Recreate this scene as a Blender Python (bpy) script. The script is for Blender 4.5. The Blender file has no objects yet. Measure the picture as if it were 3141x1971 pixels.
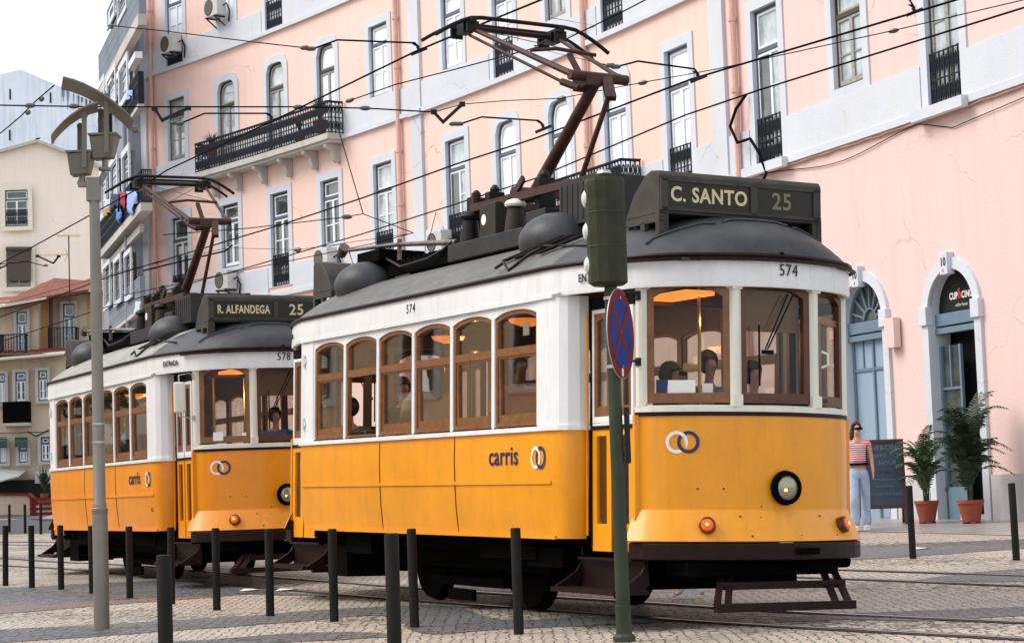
import bpy, bmesh, math, random
import numpy as np
from mathutils import Vector, Matrix
R = math.radians
random.seed(7)
scene = bpy.context.scene
col = scene.collection
# ------------------------------------------------------------------ camera
FPX, PITCH, ROLL, EYE, GX, GY = 6326.3, 0.08687, 0.03498, 1.26793, 0.01507, 0.01861
PW, PH = 3141, 1971
cp, sp = math.cos(PITCH), math.sin(PITCH)
_fw = Vector((0, cp, sp)); _u0 = Vector((0, -sp, cp)); _r0 = Vector((1, 0, 0))
_rt = _r0*math.cos(ROLL) - _u0*math.sin(ROLL)
_up = _u0*math.cos(ROLL) + _r0*math.sin(ROLL)
cam = bpy.data.cameras.new('camera'); camo = bpy.data.objects.new('camera', cam); col.objects.link(camo)
m = Matrix.Identity(4)
for i in range(3):
    m[i][0] = _rt[i]; m[i][1] = _up[i]; m[i][2] = -_fw[i]
m[2][3] = EYE
camo.matrix_world = m
cam.sensor_width = 36; cam.sensor_fit = 'HORIZONTAL'; cam.lens = 36*FPX/PW
cam.clip_start = .1; cam.clip_end = 3000
scene.camera = camo
# ------------------------------------------------------------------ light
SUN_EL, SUN_AZ = 48, -88      # azimuth measured from +Y towards +X
sdir = Vector((math.sin(R(SUN_AZ))*math.cos(R(SUN_EL)), math.cos(R(SUN_AZ))*math.cos(R(SUN_EL)), math.sin(R(SUN_EL))))
world = bpy.data.worlds.new("World"); scene.world = world; world.use_nodes = True
nt = world.node_tree; bgn = nt.nodes['Background']
sky = nt.nodes.new('ShaderNodeTexSky'); sky.sky_type = 'NISHITA'; sky.sun_disc = False
sky.sun_elevation = R(SUN_EL); sky.sun_rotation = R(SUN_AZ)
sky.dust_density = 3.0; sky.air_density = 1.0; sky.ozone_density = 1.5
wtc = nt.nodes.new('ShaderNodeTexCoord'); wn = nt.nodes.new('ShaderNodeTexNoise'); wn.inputs['Scale'].default_value = 2.2; wn.inputs['Detail'].default_value = 7
wmr = nt.nodes.new('ShaderNodeMapRange'); wmr.inputs['From Min'].default_value = .35; wmr.inputs['From Max'].default_value = .65; wmr.inputs['To Min'].default_value = .40; wmr.inputs['To Max'].default_value = .85
wmx = nt.nodes.new('ShaderNodeMix'); wmx.data_type = 'RGBA'; wmx.inputs['B'].default_value = (7.0, 7.2, 7.6, 1)   # thin bright cloud
nt.links.new(wtc.outputs['Generated'], wn.inputs['Vector']); nt.links.new(wn.outputs['Fac'], wmr.inputs['Value']); nt.links.new(wmr.outputs[0], wmx.inputs['Factor'])
nt.links.new(sky.outputs[0], wmx.inputs['A']); nt.links.new(wmx.outputs['Result'], bgn.inputs[0]); bgn.inputs[1].default_value = 0.11
sun = bpy.data.lights.new('sun', 'SUN'); sun.energy = 1.5; sun.angle = R(35); sun.color = (1, .93, .84)
suno = bpy.data.objects.new('sun', sun); col.objects.link(suno)
suno.rotation_euler = sdir.to_track_quat('Z', 'Y').to_euler()
scene.view_settings.view_transform = 'Standard'; scene.view_settings.look = 'None'
scene.view_settings.exposure = 0.9; scene.view_settings.gamma = 1
scene.render.engine = 'CYCLES'
# ------------------------------------------------------------------ pixel helpers (a point of the photo at a real depth)
def ray(x, y):
    d = _fw*FPX + _rt*(x-PW/2) - _up*(y-PH/2)
    return d/d.y
def at(x, y, Y): return Vector((0, 0, EYE)) + ray(x, y)*Y
def atz(x, y, z):
    d = ray(x, y); return Vector((0, 0, EYE)) + d*((z-EYE)/d.z)
def gz(x, y): return GX*x + GY*y
# ------------------------------------------------------------------ materials
def mat(name, c, rough=.6, metal=0, var=0, vscale=8, bump=0, bscale=60, c2=None, emit=None, es=0, spec=.5, coat=0):
    m = bpy.data.materials.new(name); m.use_nodes = True; t = m.node_tree; b = t.nodes['Principled BSDF']
    b.inputs['Base Color'].default_value = (*c, 1); b.inputs['Roughness'].default_value = rough
    b.inputs['Metallic'].default_value = metal; b.inputs['Specular IOR Level'].default_value = spec
    b.inputs['Coat Weight'].default_value = coat; b.inputs['Coat Roughness'].default_value = .08
    tc = t.nodes.new('ShaderNodeTexCoord')
    if var or c2:
        n = t.nodes.new('ShaderNodeTexNoise'); n.inputs['Scale'].default_value = vscale; n.inputs['Detail'].default_value = 6
        n.inputs['Roughness'].default_value = .65
        t.links.new(tc.outputs['Object'], n.inputs['Vector'])
        r = t.nodes.new('ShaderNodeValToRGB')
        r.color_ramp.elements[0].position = .3; r.color_ramp.elements[1].position = .7
        k = c2 if c2 else tuple(v*(1-var) for v in c)
        r.color_ramp.elements[0].color = (*k, 1); r.color_ramp.elements[1].color = (*(min(1, v*(1+var*.5)) for v in c), 1) if not c2 else (*c, 1)
        t.links.new(n.outputs['Fac'], r.inputs['Fac']); t.links.new(r.outputs['Color'], b.inputs['Base Color'])
    if bump:
        n2 = t.nodes.new('ShaderNodeTexNoise'); n2.inputs['Scale'].default_value = bscale; n2.inputs['Detail'].default_value = 5
        t.links.new(tc.outputs['Object'], n2.inputs['Vector'])
        bp = t.nodes.new('ShaderNodeBump'); bp.inputs['Strength'].default_value = bump; bp.inputs['Distance'].default_value = .02
        t.links.new(n2.outputs['Fac'], bp.inputs['Height']); t.links.new(bp.outputs['Normal'], b.inputs['Normal'])
    if emit:
        b.inputs['Emission Color'].default_value = (*emit, 1); b.inputs['Emission Strength'].default_value = es
    return m
def plaster(name, c, c2, c3):
    """painted render: broad mottling, vertical rain streaks, fine grain"""
    m = mat(name, c, .9, bump=.25, bscale=25); t = m.node_tree; b = t.nodes['Principled BSDF']; tc = t.nodes['Texture Coordinate']
    L = t.links.new
    n = t.nodes.new('ShaderNodeTexNoise'); n.inputs['Scale'].default_value = .35; n.inputs['Detail'].default_value = 9; n.inputs['Roughness'].default_value = .7
    L(tc.outputs['Object'], n.inputs['Vector'])
    mp = t.nodes.new('ShaderNodeMapping'); mp.inputs['Scale'].default_value = (3.5, 3.5, .25); L(tc.outputs['Object'], mp.inputs['Vector'])
    s = t.nodes.new('ShaderNodeTexNoise'); s.inputs['Scale'].default_value = 1; s.inputs['Detail'].default_value = 7; L(mp.outputs[0], s.inputs['Vector'])
    r = t.nodes.new('ShaderNodeValToRGB'); r.color_ramp.elements[0].position = .35; r.color_ramp.elements[1].position = .65
    r.color_ramp.elements[0].color = (*c, 1); r.color_ramp.elements[1].color = (*c2, 1); L(n.outputs['Fac'], r.inputs['Fac'])
    r2 = t.nodes.new('ShaderNodeValToRGB'); r2.color_ramp.elements[0].position = .47; r2.color_ramp.elements[1].position = .8
    r2.color_ramp.elements[0].color = (0, 0, 0, 1); r2.color_ramp.elements[1].color = (.55, .55, .55, 1); L(s.outputs['Fac'], r2.inputs['Fac'])
    mx = t.nodes.new('ShaderNodeMix'); mx.data_type = 'RGBA'; L(r2.outputs['Color'], mx.inputs['Factor']); L(r.outputs['Color'], mx.inputs['A']); mx.inputs['B'].default_value = (*c3, 1)
    dn = t.nodes.new('ShaderNodeTexNoise'); dn.inputs['Scale'].default_value = 1.4; dn.inputs['Detail'].default_value = 6; L(tc.outputs['Object'], dn.inputs['Vector'])
    va = t.nodes.new('ShaderNodeMix'); va.data_type = 'RGBA'; va.blend_type = 'ADD'; va.inputs['Factor'].default_value = .9; L(tc.outputs['Object'], va.inputs['A']); L(dn.outputs['Color'], va.inputs['B'])
    vo = t.nodes.new('ShaderNodeTexVoronoi'); vo.feature = 'DISTANCE_TO_EDGE'; vo.inputs['Scale'].default_value = .55; L(va.outputs['Result'], vo.inputs['Vector'])
    ck = t.nodes.new('ShaderNodeMapRange'); ck.inputs['From Min'].default_value = .004; ck.inputs['From Max'].default_value = .010; ck.inputs['To Min'].default_value = 1; ck.inputs['To Max'].default_value = 0; L(vo.outputs['Distance'], ck.inputs['Value'])
    gm = t.nodes.new('ShaderNodeMapRange'); gm.inputs['From Min'].default_value = .5; gm.inputs['From Max'].default_value = .62; gm.inputs['To Max'].default_value = .45; L(n.outputs['Fac'], gm.inputs['Value'])
    mu = t.nodes.new('ShaderNodeMath'); mu.operation = 'MULTIPLY'; L(ck.outputs[0], mu.inputs[0]); L(gm.outputs[0], mu.inputs[1])
    m2 = t.nodes.new('ShaderNodeMix'); m2.data_type = 'RGBA'; L(mu.outputs[0], m2.inputs['Factor']); L(mx.outputs['Result'], m2.inputs['A']); m2.inputs['B'].default_value = (*(v*.35 for v in c3), 1)
    L(m2.outputs['Result'], b.inputs['Base Color']); return m
def grime(m, c):
    t = m.node_tree; b = t.nodes['Principled BSDF']; L = t.links.new; src = b.inputs['Base Color'].links[0].from_socket
    tc = t.nodes['Texture Coordinate']; mp = t.nodes.new('ShaderNodeMapping'); mp.inputs['Scale'].default_value = (5, 5, .9); L(tc.outputs['Object'], mp.inputs['Vector'])
    n = t.nodes.new('ShaderNodeTexNoise'); n.inputs['Scale'].default_value = 1.6; n.inputs['Detail'].default_value = 10; n.inputs['Roughness'].default_value = .75; L(mp.outputs[0], n.inputs['Vector'])
    r = t.nodes.new('ShaderNodeValToRGB'); r.color_ramp.elements[0].position = .50; r.color_ramp.elements[0].color = (0, 0, 0, 1); r.color_ramp.elements[1].position = .80; r.color_ramp.elements[1].color = (.5, .5, .5, 1); L(n.outputs['Fac'], r.inputs['Fac'])
    mx = t.nodes.new('ShaderNodeMix'); mx.data_type = 'RGBA'; L(r.outputs['Color'], mx.inputs['Factor']); L(src, mx.inputs['A']); mx.inputs['B'].default_value = (*c, 1); L(mx.outputs['Result'], b.inputs['Base Color'])
def glassmat(name, tint=(.8, .85, .85), refl=.12, rough=.02, mul=1.1):
    m = bpy.data.materials.new(name); m.use_nodes = True; t = m.node_tree; t.nodes.remove(t.nodes['Principled BSDF'])
    o = t.nodes['Material Output']; tr = t.nodes.new('ShaderNodeBsdfTransparent'); tr.inputs[0].default_value = (*tint, 1)
    g = t.nodes.new('ShaderNodeBsdfGlossy'); g.inputs['Roughness'].default_value = rough
    f = t.nodes.new('ShaderNodeFresnel'); f.inputs[0].default_value = 1.5
    mr = t.nodes.new('ShaderNodeMath'); mr.operation = 'MULTIPLY_ADD'; mr.inputs[1].default_value = mul; mr.inputs[2].default_value = refl
    mr.use_clamp = True
    mx = t.nodes.new('ShaderNodeMixShader'); t.links.new(f.outputs[0], mr.inputs[0]); t.links.new(mr.outputs[0], mx.inputs[0])
    n = t.nodes.new('ShaderNodeTexNoise'); n.inputs['Scale'].default_value = 3; bp = t.nodes.new('ShaderNodeBump'); bp.inputs['Strength'].default_value = .06
    t.links.new(n.outputs['Fac'], bp.inputs['Height']); t.links.new(bp.outputs['Normal'], g.inputs['Normal'])
    t.links.new(tr.outputs[0], mx.inputs[1]); t.links.new(g.outputs[0], mx.inputs[2]); t.links.new(mx.outputs[0], o.inputs[0]); return m
def cobble(name, c, c2, joint, scale=9.5, rough=.55, bump=.5):
    m = bpy.data.materials.new(name); m.use_nodes = True; t = m.node_tree; b = t.nodes['Principled BSDF']; L = t.links.new
    tc = t.nodes.new('ShaderNodeTexCoord')
    v = t.nodes.new('ShaderNodeTexVoronoi'); v.inputs['Scale'].default_value = scale; v.inputs['Randomness'].default_value = .5
    d = t.nodes.new('ShaderNodeTexVoronoi'); d.feature = 'DISTANCE_TO_EDGE'; d.inputs['Scale'].default_value = scale; d.inputs['Randomness'].default_value = .5
    for q in (v, d): L(tc.outputs['Object'], q.inputs['Vector'])
    r = t.nodes.new('ShaderNodeValToRGB'); r.color_ramp.elements[0].color = (*c2, 1); r.color_ramp.elements[1].color = (*c, 1)
    sx = t.nodes.new('ShaderNodeSeparateColor'); L(v.outputs['Color'], sx.inputs[0])
    big = t.nodes.new('ShaderNodeTexNoise'); big.inputs['Scale'].default_value = .9; big.inputs['Detail'].default_value = 8; L(tc.outputs['Object'], big.inputs['Vector'])
    ad = t.nodes.new('ShaderNodeMath'); ad.operation = 'MULTIPLY_ADD'; ad.inputs[1].default_value = .45; L(sx.outputs[0], ad.inputs[0])
    sb = t.nodes.new('ShaderNodeMath'); sb.operation = 'MULTIPLY_ADD'; sb.inputs[1].default_value = 1.6; sb.inputs[2].default_value = -.5; L(big.outputs['Fac'], sb.inputs[0]); L(sb.outputs[0], ad.inputs[2])
    L(ad.outputs[0], r.inputs['Fac'])
    j = t.nodes.new('ShaderNodeValToRGB'); j.color_ramp.elements[0].position = .02; j.color_ramp.elements[1].position = .10
    L(d.outputs['Distance'], j.inputs['Fac'])
    mx = t.nodes.new('ShaderNodeMix'); mx.data_type = 'RGBA'; L(j.outputs['Color'], mx.inputs['Factor']); mx.inputs['A'].default_value = (*joint, 1); L(r.outputs['Color'], mx.inputs['B'])
    L(mx.outputs['Result'], b.inputs['Base Color']); b.inputs['Roughness'].default_value = rough
    bp = t.nodes.new('ShaderNodeBump'); bp.inputs['Strength'].default_value = bump; bp.inputs['Distance'].default_value = .03
    hh = t.nodes.new('ShaderNodeMath'); hh.operation = 'MULTIPLY_ADD'; hh.inputs[1].default_value = .35; L(sx.outputs[1], hh.inputs[0]); L(j.outputs['Color'], hh.inputs[2])
    L(hh.outputs[0], bp.inputs['Height']); L(bp.outputs['Normal'], b.inputs['Normal']); return m
M = {}
M['yellow'] = mat('yellow_paint', (.82, .315, .004), .38, var=.12, vscale=2.2, bump=.06, bscale=5, coat=.22, spec=.4)
M['yellow2'] = mat('orange_yellow_paint', (.82, .275, .004), .38, var=.12, vscale=2.2, bump=.06, bscale=5, coat=.22, spec=.4)
M['white'] = mat('white_paint', (.76, .77, .78), .38, var=.07, vscale=3, bump=.05, bscale=8)
M['cream'] = mat('cream_paint', (.74, .72, .62), .4, var=.08, vscale=3)
M['maroon'] = mat('maroon_paint', (.015, .0035, .003), .5, var=.4, vscale=6, spec=.2)
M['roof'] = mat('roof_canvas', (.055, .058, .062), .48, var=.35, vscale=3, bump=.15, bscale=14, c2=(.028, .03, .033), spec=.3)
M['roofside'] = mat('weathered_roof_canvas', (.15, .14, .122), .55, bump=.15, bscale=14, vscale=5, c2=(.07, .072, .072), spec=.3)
M['roofpale'] = mat('glare_pale_roof_canvas', (.36, .35, .31), .55, bump=.15, bscale=14, vscale=4, c2=(.20, .195, .18), spec=.3); M['gear'] = mat('roof_gear_grey', (.034, .034, .034), .6, var=.35, vscale=6, spec=.2)  # roofpale: glare on the rear tram's roof painted into the canvas colour
M['gear2'] = mat('roof_gear_brownish', (.036, .028, .020), .6, var=.35, vscale=6, spec=.2)
M['signbox'] = mat('sign_box_grey', (.055, .048, .040), .6, var=.4, vscale=7, spec=.25)
M['blind'] = mat('sign_blind', (.020, .018, .010), .3, var=.2, spec=.25)
M['cream_letters'] = mat('cream_letters', (.62, .52, .30), .5)
M['dim_letters'] = mat('dim_letters', (.17, .15, .085), .5)
M['faint_letters'] = mat('faint_letters', (.09, .08, .045), .5)
M['wood'] = mat('varnished_wood', (.21, .078, .020), .35, var=.4, vscale=12, coat=.2)
M['wood_d'] = mat('dark_varnished_wood', (.10, .026, .010), .4, var=.4, vscale=12)
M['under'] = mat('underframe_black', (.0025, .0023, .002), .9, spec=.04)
M['iron'] = mat('cast_iron', (.016, .021, .030), .6, var=.2, spec=.15)
M['steel'] = mat('worn_rail_steel', (.42, .40, .38), .32, metal=1)
M['groove'] = mat('rail_groove', (.03, .025, .02), .8)
M['rust'] = mat('pantograph_rust', (.055, .018, .011), .6, var=.5, vscale=14, spec=.35)
M['panto_black'] = mat('pantograph_black', (.008, .007, .007), .5, spec=.2)
M['brass'] = mat('brass', (.6, .42, .16), .35, metal=1)
M['chrome'] = mat('chrome', (.7, .7, .7), .2, metal=1)
M['black'] = mat('black_rubber', (.006, .006, .006), .8, spec=.1)
M['letter_black'] = mat('black_lettering', (.012, .012, .015), .5)
M['navy'] = mat('navy_paint', (.012, .016, .085), .4)
M['glass'] = glassmat('tram_glass', (.94, .92, .88), .02, mul=.5)
M['clearglass'] = glassmat('clear_glass', (.93, .94, .94), .0, mul=.30)
M['lampglass'] = mat('headlamp_glass', (.36, .32, .22), .15, metal=.5)
M['amber'] = mat('amber_lamp_lit', (.7, .10, .01), .2, emit=(1, .12, .005), es=.12)
M['amber_core'] = mat('amber_bulb_lit', (1, .3, .05), .3, emit=(1, .30, .03), es=2.5)
M['bulb'] = mat('headlamp_bulb', (1, .6, .2), .3, emit=(1, .45, .1), es=2)
M['ceil_lamp'] = mat('saloon_lamp_lit', (.9, .35, .08), .5, emit=(1, .25, .035), es=.75)
M['interior'] = mat('saloon_lining', (.30, .16, .07), .5, var=.2)
M['interior_d'] = mat('cab_lining', (.03, .022, .016), .6)
M['seat'] = mat('seat_leather', (.05, .032, .020), .4)
M['curtain'] = mat('cab_blind', (.17, .09, .04), .8)
M['paper'] = mat('paper', (.75, .75, .72), .8)
M['pinkL'] = plaster('apricot_plaster', (.80, .585, .52), (.79, .55, .48), (.66, .50, .44))
M['pinkM'] = plaster('peach_plaster', (.79, .56, .49), (.77, .56, .485), (.64, .48, .39))
M['pinkR'] = plaster('rose_plaster', (.74, .535, .505), (.73, .54, .50), (.66, .48, .44))
M['stone'] = plaster('limestone', (.60, .64, .70), (.53, .56, .62), (.58, .57, .55))
M['stone_old'] = plaster('old_limestone', (.50, .49, .46), (.40, .39, .36), (.28, .26, .22))
M['plinth'] = plaster('weathered_marble', (.60, .57, .56), (.48, .46, .46), (.33, .31, .30))
M['pipe'] = mat('pink_pipe', (.68, .42, .35), .6, var=.15)
M['wframe'] = mat('blue_grey_window_frame', (.085, .11, .15), .5, var=.2)
M['wbrown'] = mat('old_brown_window_frame', (.075, .058, .045), .8, var=.5, vscale=20)
M['wwhite'] = mat('white_window_sash', (.80, .84, .90), .5, var=.1)
M['wgrey'] = mat('weathered_sash', (.34, .33, .31), .8, var=.4, vscale=18)
M['pane_b'] = mat('window_pane_painted_sky', (.90, .95, .99), .06, c2=(.80, .88, .94), vscale=1.3, spec=1, coat=.6)  # pane_b: bright sky reflection painted in as a pale base colour
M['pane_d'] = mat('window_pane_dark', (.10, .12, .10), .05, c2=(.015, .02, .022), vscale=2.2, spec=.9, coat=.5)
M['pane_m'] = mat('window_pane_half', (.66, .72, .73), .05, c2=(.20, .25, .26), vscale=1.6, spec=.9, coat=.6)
M['blackp'] = mat('dark_interior', (.006, .006, .006), .9)
M['door_blue'] = mat('pale_blue_door', (.27, .37, .47), .5, var=.08, vscale=2)
M['door_blue_d'] = mat('blue_door_trim', (.13, .20, .27), .5, var=.1)
M['terracotta'] = mat('terracotta', (.28, .055, .025), .7, var=.2)
M['tile'] = mat('roof_tile', (.27, .075, .04), .85, var=.5, vscale=3, c2=(.11, .04, .03))
M['creamwall'] = plaster('cream_plaster', (.66, .53, .39), (.58, .46, .34), (.36, .31, .25))
M['ochre'] = plaster('ochre_plaster', (.58, .32, .13), (.52, .28, .11), (.45, .28, .14))
M['bluewall'] = plaster('blue_grey_plaster', (.27, .31, .37), (.21, .24, .28), (.13, .14, .15))
M['gablewall'] = plaster('pale_blue_render', (.72, .78, .86), (.62, .70, .80), (.30, .35, .42))
M['bollard'] = mat('bollard_iron', (.014, .013, .011), .65, var=.3, vscale=10, bump=.1, spec=.12)
M['lamppost'] = mat('lamp_post_grey', (.22, .205, .18), .45, metal=.3, var=.12, vscale=4, bump=.05)
M['lampshade'] = mat('lamp_shade_brown', (.16, .145, .115), .5, metal=.2, var=.15)
M['sigpole'] = mat('signal_pole_green', (.032, .046, .026), .55, var=.3, vscale=5, spec=.25)
M['sighead'] = mat('signal_head_green', (.034, .036, .019), .6, var=.45, vscale=8, spec=.2)
M['lens'] = mat('signal_lens_cap', (.6, .66, .6), .3)
M['signred'] = mat('sign_red', (.17, .010, .012), .55, var=.15, spec=.2)
M['signblue'] = mat('sign_blue', (.006, .035, .22), .55, var=.2, spec=.2)
M['galv'] = mat('galvanised', (.5, .5, .5), .4, metal=.7)
M['skin'] = mat('skin', (.50, .26, .17), .6)
M['hair'] = mat('dark_hair', (.018, .010, .007), .6, var=.3, vscale=30)
M['jeans'] = mat('pale_jeans', (.36, .46, .60), .85, var=.25, vscale=8)
M['leaf'] = mat('palm_leaf', (.045, .095, .028), .5, var=.5, vscale=9)
M['leaf_d'] = mat('palm_leaf_dark', (.018, .045, .014), .5, var=.5, vscale=9)
M['acwhite'] = mat('ac_casing', (.55, .56, .55), .5, var=.15)
M['acgrill'] = mat('ac_grille', (.10, .08, .06), .6)
M['board'] = mat('slate_board', (.028, .052, .085), .6, c2=(.018, .034, .058), vscale=5)
M['boardframe'] = mat('board_frame', (.07, .015, .010), .5)
M['chalk'] = mat('chalk', (.13, .18, .22), .9)
M['chalkred'] = mat('red_chalk', (.10, .035, .05), .9)
M['whitesign'] = mat('white_lettering', (.8, .8, .8), .5)
M['redsign'] = mat('red_lettering', (.5, .02, .02), .5)
M['wire'] = mat('wire', (.006, .006, .007), .9, spec=.05)
M['insul'] = mat('insulator', (.075, .085, .08), .4)
M['asphalt'] = mat('asphalt', (.055, .06, .068), .8, var=.25, vscale=3, bump=.3)
M['sidewalk'] = mat('sidewalk_stone', (.30, .28, .27), .35, var=.22, vscale=2.5, bump=.15, bscale=9)
M['cobble'] = cobble('limestone_setts', (.55, .48, .39), (.29, .255, .21), (.045, .037, .029), 12)
M['basalt'] = cobble('basalt_setts', (.16, .16, .165), (.085, .085, .09), (.025, .025, .025), 10)
M['redsett'] = cobble('reddish_setts', (.23, .15, .125), (.13, .09, .08), (.035, .03, .025), 10)
grime(M['yellow'], (.42, .17, .02)); grime(M['yellow2'], (.42, .16, .02)); grime(M['white'], (.42, .40, .36)); grime(M['cream'], (.42, .38, .30)); grime(M['roofside'], (.16, .15, .13)); grime(M['roof'], (.08, .078, .072)); grime(M['bollard'], (.06, .05, .04)); grime(M['lamppost'], (.12, .10, .08)); grime(M['sigpole'], (.09, .08, .05))
# ------------------------------------------------------------------ mesh helpers
M['poleiron'] = mat('pole_iron', (.22, .19, .17), .35, metal=.8, c2=(.10, .05, .03), vscale=9)
class MB:
    def __init__(s): s.v = []; s.f = []; s.T = Matrix.Identity(4)
    def add(s, vs, fs):
        b = len(s.v); s.v += [tuple(s.T @ Vector(p)) for p in vs]; s.f += [tuple(b+i for i in f) for f in fs]; return s
    def box(s, c, d, rot=None):
        x, y, z = d[0]/2, d[1]/2, d[2]/2
        vs = [Vector((a*x, b*y, e*z)) for e in (-1, 1) for a, b in ((-1, -1), (1, -1), (1, 1), (-1, 1))]
        if rot is not None: vs = [rot @ v for v in vs]
        c = Vector(c)
        return s.add([v+c for v in vs], [(3, 2, 1, 0), (4, 5, 6, 7), (0, 1, 5, 4), (1, 2, 6, 5), (2, 3, 7, 6), (3, 0, 4, 7)])
    def bar(s, a, b, w, h=None, up=(0, 0, 1)):
        a = Vector(a); b = Vector(b); d = b-a; L = d.length; d.normalize(); h = h or w
        sd = d.cross(Vector(up)); sd = sd.normalized() if sd.length > 1e-4 else Vector((1, 0, 0)); u = sd.cross(d)
        return s.box((a+b)/2, (L, w, h), Matrix((d, sd, u)).transposed())
    def tube(s, pts, r, n=8, cap=True):
        pts = [Vector(p) for p in pts]; rs = r if isinstance(r, (list, tuple)) else [r]*len(pts)
        vs = []; fs = []; pu = None
        for i, p in enumerate(pts):
            d = (pts[min(i+1, len(pts)-1)]-pts[max(i-1, 0)]).normalized()
            if pu is None:
                pu = d.cross(Vector((0, 0, 1)) if abs(d.z) < .9 else Vector((1, 0, 0))).normalized()
            pu = (pu - d*pu.dot(d)).normalized(); w = d.cross(pu)
            for k in range(n):
                a = 2*math.pi*k/n; vs.append(p+(pu*math.cos(a)+w*math.sin(a))*rs[i])
        for i in range(len(pts)-1):
            for k in range(n): fs.append((i*n+k, i*n+(k+1) % n, (i+1)*n+(k+1) % n, (i+1)*n+k))
        if cap: fs.append(tuple(range(n))[::-1]); fs.append(tuple((len(pts)-1)*n+k for k in range(n)))
        return s.add(vs, fs)
    def lathe(s, prof, n=20, c=(0, 0, 0), axis='z'):
        vs = []; fs = []; c = Vector(c)
        for r, z in prof:
            for k in range(n):
                a = 2*math.pi*k/n; x, y = r*math.cos(a), r*math.sin(a)
                p = Vector((x, y, z)) if axis == 'z' else (Vector((z, x, y)) if axis == 'x' else Vector((x, z, y)))
                vs.append(c+p)
        for i in range(len(prof)-1):
            for k in range(n): fs.append((i*n+k, i*n+(k+1) % n, (i+1)*n+(k+1) % n, (i+1)*n+k))
        fs.append(tuple(range(n))); fs.append(tuple((len(prof)-1)*n+k for k in range(n)))
        return s.add(vs, fs)
    def ring(s, outer, inner, w0, w1, closed=True):
        """2D (u,z) rings in the plane y; w = outward depth (-y). w1 is the front"""
        n = len(outer); m = n if closed else n-1
        vs = [(p[0], -w1, p[1]) for p in outer]+[(p[0], -w1, p[1]) for p in inner]+[(p[0], -w0, p[1]) for p in outer]+[(p[0], -w0, p[1]) for p in inner]
        fs = []
        for i in range(m):
            j = (i+1) % n
            fs += [(i, j, n+j, n+i), (2*n+j, 2*n+i, 3*n+i, 3*n+j), (n+i, n+j, 3*n+j, 3*n+i), (j, i, 2*n+i, 2*n+j)]
        return s.add(vs, fs)
    def slab(s, pts, w0, w1):
        n = len(pts)
        vs = [(p[0], -w1, p[1]) for p in pts]+[(p[0], -w0, p[1]) for p in pts]
        return s.add(vs, [tuple(range(n)), tuple(range(2*n-1, n-1, -1))]+[(i, i+n, (i+1) % n+n, (i+1) % n) for i in range(n)])
    def mesh(s, name):
        me = bpy.data.meshes.new(name); me.from_pydata(s.v, [], s.f); me.update()
        bm = bmesh.new(); bm.from_mesh(me); bmesh.ops.recalc_face_normals(bm, faces=bm.faces); bm.to_mesh(me); bm.free(); return me
def obj(name, mb, mt, parent=None, smooth=False, bevel=0, world=False, loc=None):
    me = mb.mesh(name) if isinstance(mb, MB) else mb
    if isinstance(mt, str): mt = M[mt]
    if not me.materials: me.materials.append(mt)
    o = bpy.data.objects.new(name, me); col.objects.link(o)
    if smooth:
        me.polygons.foreach_set('use_smooth', [True]*len(me.polygons))
        md = o.modifiers.new('es', 'EDGE_SPLIT'); md.split_angle = R(38)
    if bevel:
        b = o.modifiers.new('bevel', 'BEVEL'); b.width = bevel; b.segments = 2; b.limit_method = 'ANGLE'
    if parent:
        o.parent = parent
        if world: o.matrix_parent_inverse = parent.matrix_basis.inverted()
    if loc: o.location = loc
    return o
def tag(o, label=None, cat=None, group=None, kind=None):
    if label: o['label'] = label
    if cat: o['category'] = cat
    if group: o['group'] = group
    if kind: o['kind'] = kind
    return o
def thing(name, label, cat, loc=(0, 0, 0), rz=0, group=None, mw=None):
    o = bpy.data.objects.new(name, None); col.objects.link(o); o.empty_display_size = .2
    if mw is not None: o.matrix_basis = mw
    else: o.location = loc; o.rotation_euler = (0, 0, rz)
    return tag(o, label, cat, group)
def dup(o, parent=None):
    kids = [c for c in o.children]
    c = o.copy(); col.objects.link(c)
    if parent is not None: c.parent = parent
    for k in kids: dup(k, c)
    return c
def text(name, s, size, mt, parent, mw, ext=.0015, align='CENTER', bold=0, sx=1, sp=1.08):
    cu = bpy.data.curves.new(name, 'FONT'); cu.body = s; cu.size = size; cu.align_x = align; cu.align_y = 'CENTER'; cu.extrude = ext; cu.offset = bold
    cu.resolution_u = 3; cu.space_character = sp
    t = bpy.data.objects.new('tmp', cu); col.objects.link(t)
    dg = bpy.context.evaluated_depsgraph_get(); me = bpy.data.meshes.new_from_object(t.evaluated_get(dg))
    bpy.data.objects.remove(t); me.name = name; me.materials.clear(); me.materials.append(M[mt])
    me.transform(Matrix.Diagonal((sx, 1, 1, 1)))
    o = bpy.data.objects.new(name, me); col.objects.link(o); o.parent = parent; o.matrix_basis = mw; return o
def frame(o, t, n, up=(0, 0, 1)):
    """matrix: x = right t, y = up, z = outward n"""
    t = Vector(t).normalized(); n = Vector(n).normalized(); u = n.cross(t)
    m = Matrix.Identity(4)
    for i in range(3): m[i][0] = t[i]; m[i][1] = u[i]; m[i][2] = n[i]; m[i][3] = o[i]
    return m
def top(w, z0, z1, kind='rect', n=10, rise=.08, cr=.28):
    p = [(-w/2, z0)]
    for i in range(n+1):
        u = -1+2*i/n
        if kind == 'rect': z = z1
        elif kind == 'seg': z = z1-rise*abs(u)**2.5
        elif kind == 'round':
            a = max(0, (abs(u)*w/2-(w/2-cr))/cr); z = z1-cr*(1-math.sqrt(max(0, 1-a*a)))
            if abs(u) == 1: z = z1-cr
        elif kind == 'semi':
            a = math.pi*(1-i/n); u = math.cos(a); z = z1-w/2+w/2*math.sin(a)
        p.append((u*w/2, z))
    p.append((w/2, z0)); return p
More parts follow.
